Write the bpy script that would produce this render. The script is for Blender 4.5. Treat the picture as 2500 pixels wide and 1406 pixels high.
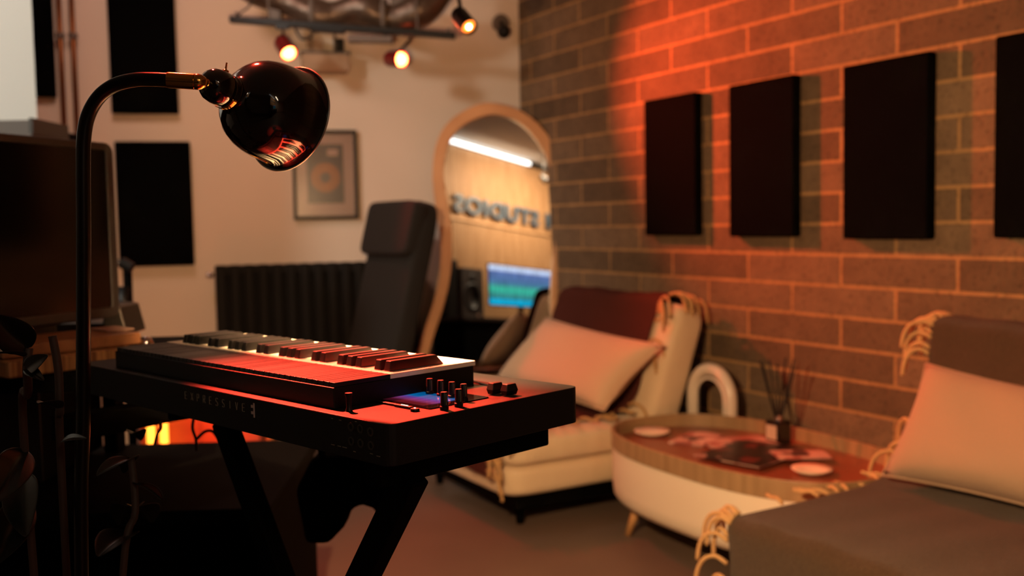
import bpy, bmesh, math, random
from mathutils import Vector as V, Matrix as Mx
random.seed(7)
PI = math.pi
S = bpy.context.scene
COL = S.collection
for _o in list(bpy.data.objects): bpy.data.objects.remove(_o)

# ------------------------------------------------------------------ camera
CAM_H = 1.12
CEIL = 3.35
FPX, PITCH, ROLL = 2430.0, 0.06468, -0.0187
cF = V((0, math.cos(PITCH), -math.sin(PITCH)))
cX0 = V((1, 0, 0)); cU0 = cX0.cross(cF)
cX = cX0 * math.cos(ROLL) + cU0 * math.sin(ROLL)
cU = cU0 * math.cos(ROLL) - cX0 * math.sin(ROLL)
cd = bpy.data.cameras.new('camera'); cam = bpy.data.objects.new('camera', cd); COL.objects.link(cam)
C0 = V((0, 0, CAM_H))
cam.matrix_world = Mx(((cX.x, cU.x, -cF.x, C0.x), (cX.y, cU.y, -cF.y, C0.y), (cX.z, cU.z, -cF.z, C0.z), (0, 0, 0, 1)))
cd.sensor_width = 36.0; cd.lens = 36.0 * FPX / 2500.0; cd.clip_start = 0.05
cd.dof.use_dof = True; cd.dof.focus_distance = 1.13; cd.dof.aperture_fstop = 4.0
S.camera = cam

# ------------------------------------------------------------------ world, exposure
W = bpy.data.worlds.new('world'); S.world = W; W.use_nodes = True
W.node_tree.nodes['Background'].inputs[0].default_value = (1.0, 0.6, 0.4, 1)
W.node_tree.nodes['Background'].inputs[1].default_value = 0.004
S.view_settings.view_transform = 'Standard'; S.view_settings.look = 'None'
S.view_settings.exposure = 0.0; S.view_settings.gamma = 1.0
S.view_settings.use_curve_mapping = False

# room axes: N points to the block wall, T runs along it towards the corner
AZ = 0.5198; HN = 2.7523
N2 = V((math.cos(AZ), math.sin(AZ), 0)); T2 = V((-math.sin(AZ), math.cos(AZ), 0))
def R(n, t, z): return N2 * n + T2 * t + V((0, 0, z))
A2 = 0.25                                            # direction of the cream wall
D2 = V((math.cos(A2), math.sin(A2), 0)); Q2 = V((-math.sin(A2), math.cos(A2), 0))
CORNER = V((0.062, 5.43, 0))
def Wc(s, off, z): return CORNER + D2 * s - Q2 * off + V((0, 0, z))  # on the cream wall, off = distance out of it

# lights ---------------------------------------------------------------
def light(name, kind, loc, power, col, size=0.1, aim=None, spot=None, blend=0.5, sy=None):
    l = bpy.data.lights.new(name, kind); l.energy = power; l.color = col
    if kind == 'AREA':
        l.size = size
        if sy: l.shape = 'RECTANGLE'; l.size_y = sy
    else: l.shadow_soft_size = size
    if kind == 'SPOT': l.spot_size = math.radians(spot); l.spot_blend = blend
    o = bpy.data.objects.new(name, l); COL.objects.link(o); o.location = loc
    if aim is not None: o.rotation_euler = (V(aim) - V(loc)).to_track_quat('-Z', 'Y').to_euler()
    return o
WARM = (1.0, 0.56, 0.28)
light('cream_wall_fill_light', 'AREA', (-1.5, 3.7, 2.8), 12, (1.0, 0.62, 0.5), 0.5, aim=(-1.4, 5.0, 1.0))  # unseen fill added to lift the cream wall, no fitting behind it

# ------------------------------------------------------------------ materials
def lin(h):
    h = h.lstrip('#'); r = []
    for i in (0, 2, 4):
        c = int(h[i:i + 2], 16) / 255.0
        r.append(c / 12.92 if c <= 0.04045 else ((c + 0.055) / 1.055) ** 2.4)
    return (r[0], r[1], r[2], 1)
def mat(name, col, rough=0.6, metal=0.0, spec=0.5, coat=0.0, emit=None, es=0.0, noise=0.0, nscale=20, bump=0.0, bscale=200, trans=0.0, sheen=0.0):
    m = bpy.data.materials.new(name); m.use_nodes = True
    nt = m.node_tree; b = nt.nodes['Principled BSDF']
    c = lin(col) if isinstance(col, str) else tuple(col) + ((1,) if len(col) == 3 else ())
    b.inputs['Base Color'].default_value = c; b.inputs['Roughness'].default_value = rough
    b.inputs['Metallic'].default_value = metal; b.inputs['Specular IOR Level'].default_value = spec
    b.inputs['Coat Weight'].default_value = coat; b.inputs['Transmission Weight'].default_value = trans
    b.inputs['Sheen Weight'].default_value = sheen
    if emit: b.inputs['Emission Color'].default_value = tuple(emit) + (1,); b.inputs['Emission Strength'].default_value = es
    tc = None
    if noise or bump:
        tc = nt.nodes.new('ShaderNodeTexCoord')
    if noise:
        n = nt.nodes.new('ShaderNodeTexNoise'); n.inputs['Scale'].default_value = nscale; n.inputs['Detail'].default_value = 5
        nt.links.new(tc.outputs['Object'], n.inputs['Vector'])
        mx = nt.nodes.new('ShaderNodeMixRGB'); mx.inputs[1].default_value = tuple(x * (1 - noise) for x in c[:3]) + (1,)
        mx.inputs[2].default_value = tuple(min(1, x * (1 + noise)) for x in c[:3]) + (1,)
        nt.links.new(n.outputs['Fac'], mx.inputs[0]); nt.links.new(mx.outputs[0], b.inputs['Base Color'])
    if bump:
        n = nt.nodes.new('ShaderNodeTexNoise'); n.inputs['Scale'].default_value = bscale
        nt.links.new(tc.outputs['Object'], n.inputs['Vector'])
        bp = nt.nodes.new('ShaderNodeBump'); bp.inputs['Strength'].default_value = bump; bp.inputs['Distance'].default_value = 0.01
        nt.links.new(n.outputs['Fac'], bp.inputs['Height']); nt.links.new(bp.outputs[0], b.inputs['Normal'])
    return m
def wood(name, c1, c2, rough=0.5, stretch=(2, 30, 30), ring=1.0):
    m = mat(name, c1, rough); nt = m.node_tree; b = nt.nodes['Principled BSDF']
    tc = nt.nodes.new('ShaderNodeTexCoord'); mp = nt.nodes.new('ShaderNodeMapping'); mp.inputs['Scale'].default_value = stretch
    n = nt.nodes.new('ShaderNodeTexNoise'); n.inputs['Scale'].default_value = ring; n.inputs['Detail'].default_value = 6
    r = nt.nodes.new('ShaderNodeValToRGB'); r.color_ramp.elements[0].position = 0.35; r.color_ramp.elements[1].position = 0.65
    r.color_ramp.elements[0].color = lin(c1); r.color_ramp.elements[1].color = lin(c2)
    nt.links.new(tc.outputs['Object'], mp.inputs[0]); nt.links.new(mp.outputs[0], n.inputs['Vector'])
    nt.links.new(n.outputs['Fac'], r.inputs[0]); nt.links.new(r.outputs[0], b.inputs['Base Color'])
    return m
def block_wall_mat():
    m = mat('concrete_block', '#6a5f50', 0.9, spec=0.2); nt = m.node_tree; b = nt.nodes['Principled BSDF']; L = nt.links
    tc = nt.nodes.new('ShaderNodeTexCoord'); sp = nt.nodes.new('ShaderNodeSeparateXYZ'); cb = nt.nodes.new('ShaderNodeCombineXYZ')
    L.new(tc.outputs['Object'], sp.inputs[0])
    ax = nt.nodes.new('ShaderNodeMath'); ax.operation = 'ADD'; ax.inputs[1].default_value = 20 * 0.466 - 2.935 + 0.0
    az = nt.nodes.new('ShaderNodeMath'); az.operation = 'ADD'; az.inputs[1].default_value = -0.988 + 0.11 * 20
    L.new(sp.outputs[0], ax.inputs[0]); L.new(sp.outputs[2], az.inputs[0])
    L.new(ax.outputs[0], cb.inputs[0]); L.new(az.outputs[0], cb.inputs[1])
    br = nt.nodes.new('ShaderNodeTexBrick'); L.new(cb.outputs[0], br.inputs['Vector'])
    br.inputs['Scale'].default_value = 1.0; br.inputs['Brick Width'].default_value = 0.466; br.inputs['Row Height'].default_value = 0.11
    br.inputs['Mortar Size'].default_value = 0.0065; br.inputs['Mortar Smooth'].default_value = 0.3; br.inputs['Bias'].default_value = 0.0
    br.offset = 0.5; br.squash = 1.0
    br.inputs['Color1'].default_value = lin('#7d6852'); br.inputs['Color2'].default_value = lin('#5f4f3e')
    br.inputs['Mortar'].default_value = lin('#a8845a')
    n1 = nt.nodes.new('ShaderNodeTexNoise'); n1.inputs['Scale'].default_value = 9; n1.inputs['Detail'].default_value = 8; n1.inputs['Roughness'].default_value = 0.7
    L.new(tc.outputs['Object'], n1.inputs['Vector'])
    r1 = nt.nodes.new('ShaderNodeValToRGB'); r1.color_ramp.elements[0].position = 0.3; r1.color_ramp.elements[1].position = 0.75
    r1.color_ramp.elements[0].color = (0.72, 0.72, 0.72, 1); r1.color_ramp.elements[1].color = (1.2, 1.17, 1.1, 1)
    L.new(n1.outputs['Fac'], r1.inputs[0])
    mx = nt.nodes.new('ShaderNodeMixRGB'); mx.blend_type = 'MULTIPLY'; mx.inputs[0].default_value = 1
    L.new(br.outputs['Color'], mx.inputs[1]); L.new(r1.outputs[0], mx.inputs[2])
    n2 = nt.nodes.new('ShaderNodeTexNoise'); n2.inputs['Scale'].default_value = 60; n2.inputs['Detail'].default_value = 4
    L.new(tc.outputs['Object'], n2.inputs['Vector'])
    r2 = nt.nodes.new('ShaderNodeValToRGB'); r2.color_ramp.elements[0].position = 0.33; r2.color_ramp.elements[1].position = 0.45
    r2.color_ramp.elements[0].color = (0.5, 0.5, 0.5, 1); r2.color_ramp.elements[1].color = (1, 1, 1, 1)
    L.new(n2.outputs['Fac'], r2.inputs[0])
    m2 = nt.nodes.new('ShaderNodeMixRGB'); m2.blend_type = 'MULTIPLY'; m2.inputs[0].default_value = 0.8
    L.new(mx.outputs[0], m2.inputs[1]); L.new(r2.outputs[0], m2.inputs[2]); L.new(m2.outputs[0], b.inputs['Base Color'])
    bp = nt.nodes.new('ShaderNodeBump'); bp.inputs['Strength'].default_value = 0.5; bp.inputs['Distance'].default_value = 0.008
    ad = nt.nodes.new('ShaderNodeMath'); ad.operation = 'SUBTRACT'; L.new(n2.outputs['Fac'], ad.inputs[0]); L.new(br.outputs['Fac'], ad.inputs[1])
    L.new(ad.outputs[0], bp.inputs['Height']); L.new(bp.outputs[0], b.inputs['Normal'])
    return m
M = {}
M['plaster'] = mat('cream_plaster', '#d6c6b4', 0.85, noise=0.03, nscale=3, bump=0.15, bscale=150)
M['white_wall'] = mat('white_wall', '#e0dcd2', 0.85, noise=0.02, nscale=4)
M['block'] = block_wall_mat()
M['floor'] = mat('floor_vinyl', '#6a5b4f', 0.45, noise=0.16, nscale=3.5, bump=0.05, bscale=90)
M['ceiling'] = mat('ceiling_white', '#cfcac4', 0.9, noise=0.05, nscale=2)
M['foam'] = mat('black_panel_cloth', '#050505', 0.95, spec=0.02, noise=0.2, nscale=90, bump=0.3, bscale=900)
M['blk'] = mat('black_plastic', '#060606', 0.45, spec=0.3)
M['blk_satin'] = mat('satin_black_metal', '#101010', 0.55, spec=0.22, bump=0.03, bscale=1500)
M['blk_gloss'] = mat('black_enamel', '#070606', 0.06, spec=0.5)
M['blk_matte'] = mat('matte_black_metal', '#030303', 0.7, spec=0.04)
M['pole'] = mat('black_lamp_tube', '#050404', 0.3, spec=0.2)
M['brass'] = mat('brass', '#b98b45', 0.16, metal=1.0)
M['rim'] = mat('lamp_inner_white', '#f2efe8', 0.4)
M['key_white'] = mat('ivory_key', '#efe6d2', 0.3, spec=0.5)
M['key_black'] = mat('black_key', '#0c0a09', 0.34, spec=0.5)
M['copper'] = mat('copper_pipe', '#6b4024', 0.32, metal=1.0)
M['radiator'] = mat('dark_radiator_paint', '#0f0d0a', 0.7, spec=0.2, noise=0.1)
M['olive'] = mat('dark_olive_fabric', '#14120d', 0.9, noise=0.15, nscale=60, bump=0.3, bscale=500)
M['beech'] = wood('beech_wood', '#b98455', '#cf9a68', 0.5, (3, 3, 20))
M['ply'] = wood('bent_beech', '#a06a42', '#b87c50', 0.5, (4, 4, 14))
M['red_wood'] = wood('reddish_wood', '#8c3a20', '#a04a2a', 0.5, (3, 3, 14))
M['tray'] = wood('red_lit_tray_wood', '#7a4029', '#8c4a30', 0.3, (3, 30, 3))  # redness of the tray base is red lamp light put into the wood colour
M['pillow2'] = mat('taupe_linen', '#a48a70', 0.95, noise=0.05, nscale=200, bump=0.35, bscale=600, sheen=0.1)
M['oak'] = wood('oak_tray', '#8f7350', '#a58660', 0.45, (3, 30, 3))
M['oak2'] = wood('oak_board', '#7d5232', '#a87448', 0.5, (4, 25, 4))
M['grain'] = wood('end_grain_board', '#6b4326', '#b98a55', 0.55, (60, 60, 2), 2)
M['leg_wood'] = wood('pale_leg_wood', '#b58652', '#c99a64', 0.5, (10, 10, 2))
M['cream'] = mat('cream_cover', '#d9c3a0', 0.9, noise=0.06, nscale=8, bump=1.0, bscale=9, sheen=0.2)
M['pillow'] = mat('beige_linen', '#d8b795', 0.95, noise=0.05, nscale=200, bump=0.35, bscale=600, sheen=0.2)
M['throw'] = mat('brown_wool', '#463829', 0.98, noise=0.3, nscale=110, bump=0.6, bscale=350, spec=0.1, sheen=0.1)
M['throw_red_lit'] = mat('red_lit_brown_wool', '#502a24', 0.98, noise=0.2, nscale=110, bump=0.5, bscale=350, spec=0.1)  # brown wool with the red spotlight's tint put into its colour
M['fringe'] = mat('cream_wool_fringe', '#bd9664', 0.95, noise=0.1, nscale=80)
M['fringe2'] = mat('brown_wool_fringe', '#a8794f', 0.95, noise=0.1, nscale=80)
M['white_lac'] = mat('white_lacquer', '#e9dcc4', 0.45)
M['plate'] = mat('cream_ceramic', '#efe0c4', 0.35)
M['alu'] = mat('aluminium', '#8d8a86', 0.32, metal=0.9)
M['alu_frame'] = mat('anodised_frame', '#4a4744', 0.45, metal=0.5)
M['alu_dark'] = mat('dark_aluminium', '#3c3833', 0.38, metal=0.6)
M['screen_blk'] = mat('screen_glass', '#050505', 0.12, spec=0.5)
M['chrome'] = mat('chrome', '#d8d8d8', 0.08, metal=1.0)
M['nickel'] = mat('nickel', '#a8a090', 0.2, metal=1.0)
M['leaf'] = mat('rubber_leaf', '#060b08', 0.3, spec=0.35, noise=0.2, nscale=12)
M['stem'] = mat('plant_stem', '#2a1a12', 0.7)
M['pot'] = mat('dark_pot', '#18140f', 0.6)
M['soil'] = mat('soil', '#140d08', 0.95)
M['mirror'] = mat('mirror_glass', '#eef0ee', 0.0, metal=1.0)
M['mat_board'] = mat('mount_board', '#b3907c', 0.8)
M['art_dark'] = mat('dark_backing', '#2c1f18', 0.7, noise=0.2, nscale=12)
M['gold'] = mat('gold_disc', '#8a5630', 0.33, metal=1.0)
M['glass'] = mat('clear_glass', '#ffffff', 0.02, trans=1.0)
M['pane'] = mat('picture_glass', '#ffffff', 0.25, trans=1.0, spec=0.25)
M['amber'] = mat('dark_glass_bottle', '#0a0806', 0.08, spec=0.6, coat=0.4)
M['label'] = mat('paper_label', '#b9a48c', 0.8)
def print_mat(name, cols, sc):
    m = mat(name, cols[0][1], 0.4); nt = m.node_tree; b = nt.nodes['Principled BSDF']; L = nt.links
    tc = nt.nodes.new('ShaderNodeTexCoord'); v = nt.nodes.new('ShaderNodeTexVoronoi'); v.distance = 'CHEBYCHEV'; v.inputs['Scale'].default_value = sc
    L.new(tc.outputs['Object'], v.inputs['Vector']); sp = nt.nodes.new('ShaderNodeSeparateXYZ'); L.new(v.outputs['Color'], sp.inputs[0])
    r_ = nt.nodes.new('ShaderNodeValToRGB'); r_.color_ramp.interpolation = 'CONSTANT'; L.new(sp.outputs[0], r_.inputs[0]); e = r_.color_ramp.elements
    e[0].position = 0; e[0].color = lin(cols[0][1]); e[1].position = cols[1][0]; e[1].color = lin(cols[1][1])
    for p_, c_ in cols[2:]: q_ = e.new(p_); q_.color = lin(c_)
    L.new(r_.outputs[0], b.inputs['Base Color']); return m
M['paper'] = print_mat('magazine_print', [(0, '#c9a090'), (0.35, '#a8655a'), (0.5, '#e0c4b4'), (0.72, '#4a3230'), (0.82, '#bf9184')], 14)
M['paper_dark'] = print_mat('magazine_dark_print', [(0, '#1c1412'), (0.62, '#2c1c1a'), (0.78, '#a98578'), (0.86, '#5a211f'), (0.93, '#15100f')], 22)
M['reed'] = mat('black_reed', '#17100c', 0.8)
M['slat'] = wood('slat_oak', '#b98c60', '#cfa478', 0.6, (20, 20, 2))
M['felt'] = mat('black_felt', '#1d1712', 0.95)
M['foil'] = mat('silver_duct_foil', '#5a4a3e', 0.4, metal=0.6, bump=1.0, bscale=14)
M['grey_paint'] = mat('grey_paint', '#5c5148', 0.6)
M['beige_box'] = mat('beige_box_paint', '#a5876c', 0.7)
M['red_shell'] = mat('red_enamel_and_glow', '#5c0d0d', 0.3)  # on the spotlight barrels this red is bulb glow put into the colour
M['fan_white'] = mat('white_abs', '#ddd0bd', 0.3)
M['fan_grey'] = mat('grey_abs', '#77706a', 0.4)
M['bulb_red'] = mat('red_lamp_lens', '#ff5020', 0.3, emit=(1.0, 0.09, 0.02), es=60)
M['bulb_orange'] = mat('orange_lamp_lens', '#ff7020', 0.3, emit=(1.0, 0.24, 0.03), es=2.2)
M['bulb_core'] = mat('orange_lamp_core', '#ffb040', 0.3, emit=(1.0, 0.5, 0.15), es=40)
M['bulb_warm'] = mat('warm_bulb', '#fff0d0', 0.3, emit=(1.0, 0.75, 0.42), es=30)
M['tube_orange'] = mat('orange_tube', '#ff8020', 0.3, emit=(1.0, 0.33, 0.03), es=4)
M['strip_white'] = mat('white_strip_diffuser', '#ffffff', 0.3, emit=(0.88, 0.95, 1.0), es=3.2)
M['led_blue'] = mat('blue_led', '#80d0ff', 0.3, emit=(0.3, 0.75, 1.0), es=2.5)
M['led_orange'] = mat('orange_led', '#ff9020', 0.3, emit=(1.0, 0.35, 0.05), es=5)
M['led_cyan'] = mat('cyan_led', '#60f0ff', 0.3, emit=(0.25, 0.85, 0.85), es=0.9)
M['led_white'] = mat('white_led', '#ffffff', 0.3, emit=(0.8, 0.9, 1.0), es=4)
M['silk'] = mat('silk_print', '#77705f', 0.6)
M['silk2'] = mat('logo_print', '#b8a8a4', 0.5)
M['letters'] = mat('blue_grey_letter', '#4a5966', 0.5)

# ------------------------------------------------------------------ helpers
INV = {}
class MB:
    """collects shapes and links them as one mesh object"""
    def __init__(s): s.v = []; s.f = []
    def add(s, vs, fs):
        k = len(s.v); s.v += [V(v) for v in vs]; s.f += [[i + k for i in f] for f in fs]; return s
    def box(s, c, d, rot=None):
        c = V(c); hx, hy, hz = d[0] / 2, d[1] / 2, d[2] / 2; vs = []
        for x in (-hx, hx):
            for y in (-hy, hy):
                for z in (-hz, hz):
                    p = V((x, y, z)); p = rot @ p if rot is not None else p; vs.append(c + p)
        return s.add(vs, [(0, 1, 3, 2), (4, 6, 7, 5), (0, 4, 5, 1), (2, 3, 7, 6), (0, 2, 6, 4), (1, 5, 7, 3)])
    def bar(s, a, b, w, h, up=(0, 0, 1)):
        a, b = V(a), V(b); d = (b - a); L = d.length; d.normalize(); up = V(up)
        if abs(d.dot(up)) > 0.99: up = V((0, 1, 0))
        x = d.cross(up).normalized(); y = x.cross(d)
        R3 = Mx((x, d, y)).transposed()
        return s.box((a + b) / 2, (w, L, h), R3)
    def tube(s, pts, r, seg=12, cap=True):
        pts = [V(p) for p in pts]; n = len(pts); rs = r if isinstance(r, (list, tuple)) else [r] * n
        k = len(s.v); pr = None
        for i, p in enumerate(pts):
            d = (pts[min(i + 1, n - 1)] - pts[max(i - 1, 0)]).normalized()
            if pr is None: a = d.orthogonal().normalized()
            else: a = (pr - d * pr.dot(d)).normalized()
            pr = a; b = d.cross(a)
            for j in range(seg):
                t = 2 * PI * j / seg; s.v.append(p + (a * math.cos(t) + b * math.sin(t)) * rs[i])
        for i in range(n - 1):
            for j in range(seg):
                j2 = (j + 1) % seg
                s.f.append([k + i * seg + j, k + i * seg + j2, k + (i + 1) * seg + j2, k + (i + 1) * seg + j])
        if cap:
            s.f.append([k + j for j in range(seg)][::-1]); s.f.append([k + (n - 1) * seg + j for j in range(seg)])
        return s
    def lathe(s, prof, o, axis=(0, 0, 1), seg=32, close=False):
        o = V(o); ax = V(axis).normalized(); a = ax.orthogonal().normalized(); b = ax.cross(a); k = len(s.v); n = len(prof)
        for (r, h) in prof:
            for j in range(seg):
                t = 2 * PI * j / seg; s.v.append(o + ax * h + (a * math.cos(t) + b * math.sin(t)) * r)
        for i in range(n if close else n - 1):
            i2 = (i + 1) % n
            for j in range(seg):
                j2 = (j + 1) % seg
                s.f.append([k + i * seg + j, k + i * seg + j2, k + i2 * seg + j2, k + i2 * seg + j])
        if not close:
            if prof[0][0] > 1e-5: s.f.append([k + j for j in range(seg)][::-1])
            if prof[-1][0] > 1e-5: s.f.append([k + (n - 1) * seg + j for j in range(seg)])
        return s
    def prism(s, poly, z0, z1, fr=None):
        n = len(poly); vs = [V((x, y, z0)) for x, y in poly] + [V((x, y, z1)) for x, y in poly]
        if fr is not None: vs = [fr @ v for v in vs]
        fs = [list(range(n))[::-1], list(range(n, 2 * n))] + [[i, (i + 1) % n, n + (i + 1) % n, n + i] for i in range(n)]
        return s.add(vs, fs)
    def ring(s, outer, inner, z0, z1, fr=None):
        n = len(outer); vs = [V((x, y, z)) for z in (z0, z1) for L in (outer, inner) for x, y in L]
        if fr is not None: vs = [fr @ v for v in vs]
        fs = []
        for i in range(n):
            j = (i + 1) % n
            fs += [[i, j, n + j, n + i], [2 * n + i, 3 * n + i, 3 * n + j, 2 * n + j], [i, 2 * n + i, 2 * n + j, j], [n + i, n + j, 3 * n + j, 3 * n + i]]
        return s.add(vs, fs)
    def grid(s, fn, nu, nv):
        vs = [fn(i / nu, j / nv) for i in range(nu + 1) for j in range(nv + 1)]
        return s.add(vs, [[i * (nv + 1) + j, (i + 1) * (nv + 1) + j, (i + 1) * (nv + 1) + j + 1, i * (nv + 1) + j + 1] for i in range(nu) for j in range(nv)])
    def build(s, name, m, parent=None, smooth=False, bevel=0, bseg=2, sub=0, solid=0, world=False, matx=None, angle=None):
        me = bpy.data.meshes.new(name)
        vs = s.v
        if parent is not None and world: vs = [INV[parent.name] @ v for v in vs]
        me.from_pydata([tuple(v) for v in vs], [], s.f); me.update()
        bm = bmesh.new(); bm.from_mesh(me); bmesh.ops.recalc_face_normals(bm, faces=bm.faces); bm.to_mesh(me); bm.free()
        o = bpy.data.objects.new(name, me); COL.objects.link(o)
        if parent is not None: o.parent = parent
        if matx is not None: o.matrix_world = matx
        me.materials.append(M[m] if isinstance(m, str) else m)
        if smooth: me.polygons.foreach_set('use_smooth', [True] * len(me.polygons))
        if solid: q = o.modifiers.new('solid', 'SOLIDIFY'); q.thickness = solid; q.offset = 0
        if bevel: q = o.modifiers.new('bevel', 'BEVEL'); q.width = bevel; q.segments = bseg; q.limit_method = 'ANGLE'
        if sub: q = o.modifiers.new('sub', 'SUBSURF'); q.levels = sub; q.render_levels = sub
        if smooth and angle:
            bmesh_auto(me, angle)
        return o
def bmesh_auto(me, ang):
    bm = bmesh.new(); bm.from_mesh(me); a = math.radians(ang)
    for e in bm.edges:
        if len(e.link_faces) == 2 and e.calc_face_angle(0) > a: e.smooth = False
    bm.to_mesh(me); bm.free()
def frame(o, x, y, z):
    x, y, z = V(x), V(y), V(z); o = V(o)
    return Mx(((x.x, y.x, z.x, o.x), (x.y, y.y, z.y, o.y), (x.z, y.z, z.z, o.z), (0, 0, 0, 1)))
def tag(o, label, cat, group=None):
    o['label'] = label; o['category'] = cat
    if group: o['group'] = group
    return o
def thing(name, label, cat, mw, group=None):
    o = bpy.data.objects.new(name, None); COL.objects.link(o); o.empty_display_size = 0.05
    mw = Mx.Translation(V(mw)) if not isinstance(mw, Mx) else mw
    o.matrix_world = mw; INV[o.name] = mw.inverted()
    return tag(o, label, cat, group)
def struct(o): o['kind'] = 'structure'; return o
def ray(px, py): return cF + cX * ((px - 1250) / FPX) - cU * ((py - 703) / FPX)
def at(px, py, Y): d = ray(px, py); return C0 + d * (Y / d.y)            # point at distance Y into the room
def onz(px, py, z): d = ray(px, py); return C0 + d * ((z - CAM_H) / d.z)  # point at height z
def smoothline(pts, n=6):
    out = []; P = [V(p) for p in pts]
    for i in range(len(P) - 1):
        a, b, c, d = P[max(i - 1, 0)], P[i], P[i + 1], P[min(i + 2, len(P) - 1)]
        for k in range(n):
            t = k / n
            out.append(0.5 * ((2 * b) + (c - a) * t + (2 * a - 5 * b + 4 * c - d) * t * t + (3 * b - a - 3 * c + d) * t ** 3))
    out.append(P[-1]); return out
def closed_smooth(pts, n=6):
    P = [V((p[0], p[1])) for p in pts]; m = len(P); out = []
    for i in range(m):
        a, b, c, d = P[i - 1], P[i], P[(i + 1) % m], P[(i + 2) % m]
        for k in range(n):
            t = k / n; q = 0.5 * ((2 * b) + (c - a) * t + (2 * a - 5 * b + 4 * c - d) * t * t + (3 * b - a - 3 * c + d) * t ** 3)
            out.append((q.x, q.y))
    return out
def rrect(x0, x1, y0, y1, r, n=5):
    o = []
    for cx, cy, a in ((x1 - r, y1 - r, 0), (x0 + r, y1 - r, 90), (x0 + r, y0 + r, 180), (x1 - r, y0 + r, 270)):
        for k in range(n + 1):
            t = math.radians(a + 90 * k / n); o.append((cx + r * math.cos(t), cy + r * math.sin(t)))
    return o
def copy_tree(o, parent=None):
    c = o.copy(); COL.objects.link(c); c.parent = parent
    for ch in list(o.children):
        d = copy_tree(ch, c)
    return c

# ------------------------------------------------------------------ setting
def slab(name, m, fr, x0, x1, y0, y1, z0, z1):
    o = MB().box(((x0 + x1) / 2, (y0 + y1) / 2, (z0 + z1) / 2), (x1 - x0, y1 - y0, z1 - z0)).build(name, m, matx=fr)
    return struct(o)
fr_block = frame((N2 * HN), T2, -N2 * -1, (0, 0, 1))          # local x along T, y outwards through the wall
slab('wall_right', 'block', fr_block, -6.5, 4.72, 0, 0.15, 0, CEIL)
fr_cream = frame(CORNER, D2, Q2, (0, 0, 1))
slab('wall_back', 'plaster', fr_cream, -4.2, 0.0, 0, 0.15, 0, CEIL)
MB().prism([(-4.6, -5.4), (6.6, -5.4), (6.6, 6.2), (-4.6, 6.2)], -0.1, 0).build('floor', 'floor')['kind'] = 'structure'
MB().prism([(-4.6, -5.4), (6.6, -5.4), (6.6, 6.2), (-4.6, 6.2)], CEIL, CEIL + 0.1).build('ceiling', 'ceiling')['kind'] = 'structure'
slab('wall_front', 'plaster', Mx.Identity(4), -4.2, 6.5, -5.3, -5.15, 0, CEIL)
slab('wall_side', 'white_wall', Mx.Identity(4), -4.05, -3.9, -5.2, 4.6, 0, CEIL)
# white return wall that cuts off the left edge of the view
pe = at(86, 160, 3.6); pe = V((-1.69, 3.6, 0)); rd = V((-1.69, 3.6, 0)).normalized()
MB().prism([(pe.x, pe.y), (pe.x + rd.x * 0.06 - 0.004, pe.y + rd.y * 0.06), (-3.9, 3.5), (-3.9, 3.42)], 0, CEIL).build('wall_left', 'white_wall')['kind'] = 'structure'
light('pier_wash_light', 'SPOT', (-2.7, 1.2, 2.6), 230, (1.0, 0.95, 0.84), 0.2, aim=(-2.3, 3.5, 1.6), spot=70, blend=0.6)

# ------------------------------------------------------------------ acoustic panels
def wall_panel(label, fr, w, h, d, group):
    t = thing('acoustic_panel', label, 'acoustic panel', fr, group)
    MB().prism(rrect(0, w, 0, h, 0.008), 0, d).build('fabric_panel', 'foam', t, bevel=0.006)
    return t
nz = -N2
labs = ['black acoustic panel on the block wall nearest the mirror', 'black acoustic panel on the block wall, second from the mirror',
        'black acoustic panel on the block wall, third from the mirror', 'black acoustic panel on the block wall cut by the right edge of the photo']
for lab, t0, zb in zip(labs, (3.54, 2.996, 2.425, 1.857), (1.056, 1.052, 1.045, 1.05)):
    wall_panel(lab, frame(R(HN - 0.001, t0, zb), -T2, (0, 0, 1), nz), 0.342, 0.59, 0.042, 'black panels on the block wall')
def cpanel(label, s, z, w, h):
    wall_panel(label, frame(Wc(s, 0.001, z), D2, (0, 0, 1), -Q2), w, h, 0.045, 'black panels on the cream wall')
def sw(px, py, off=0.045):
    d = ray(px, py); n = Q2; q = n.dot(CORNER) - off; t = (q - n.dot(C0)) / n.dot(d); P = C0 + d * t
    return (P - CORNER).dot(D2), P.z
s0, z0 = sw(298, 652); s1, z1 = sw(459, 345)
cpanel('lower black acoustic panel on the cream wall beside the radiator', s0 - 0.012, z0, s1 - s0 + 0.02, z1 - z0)
s0, z0 = sw(272, 276); s1, _ = sw(436, 276)
cpanel('upper black acoustic panel behind the bend of the lamp', s0, z0, s1 - s0, 0.61)
s0, z0 = sw(62, 235); s1, _ = sw(136, 235)
cpanel('black acoustic panel half hidden behind the white wall end, left of the copper pipes', s1 - 0.32, z0, 0.32, 0.61)

# ------------------------------------------------------------------ copper pipes, box and dome on the cream wall
for px, lab in ((155, 'left one of the two copper pipes running down the cream wall'), (186, 'right one of the two copper pipes, nearer the large black panel')):
    s, _ = sw(px - 4, 160); t = thing('copper_pipe', lab, 'pipe', Wc(s, 0.05, 0), 'copper pipes')
    MB().tube([(0, 0, 0.0), (0, 0, CEIL)], 0.012, 14).build('pipe', 'copper', t, smooth=True)
    for zz in (2.055, 0.9):
        MB().lathe([(0.0135, -0.012), (0.021, -0.012), (0.021, 0.012), (0.0135, 0.012)], (0, 0, zz), seg=16, close=True).tube([(0, 0, zz), (-Q2 * -0.05)[:2] + (zz,) if False else (Q2.x * 0.048, Q2.y * 0.048, zz)], 0.005, 8).build('pipe_clip', 'grey_paint', t)
s, z = sw(1232, 72, 0.1); t = thing('security_camera', 'small black dome camera high on the cream wall by the corner', 'camera', frame(Wc(s, 0, z), D2, (0, 0, 1), -Q2))
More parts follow.
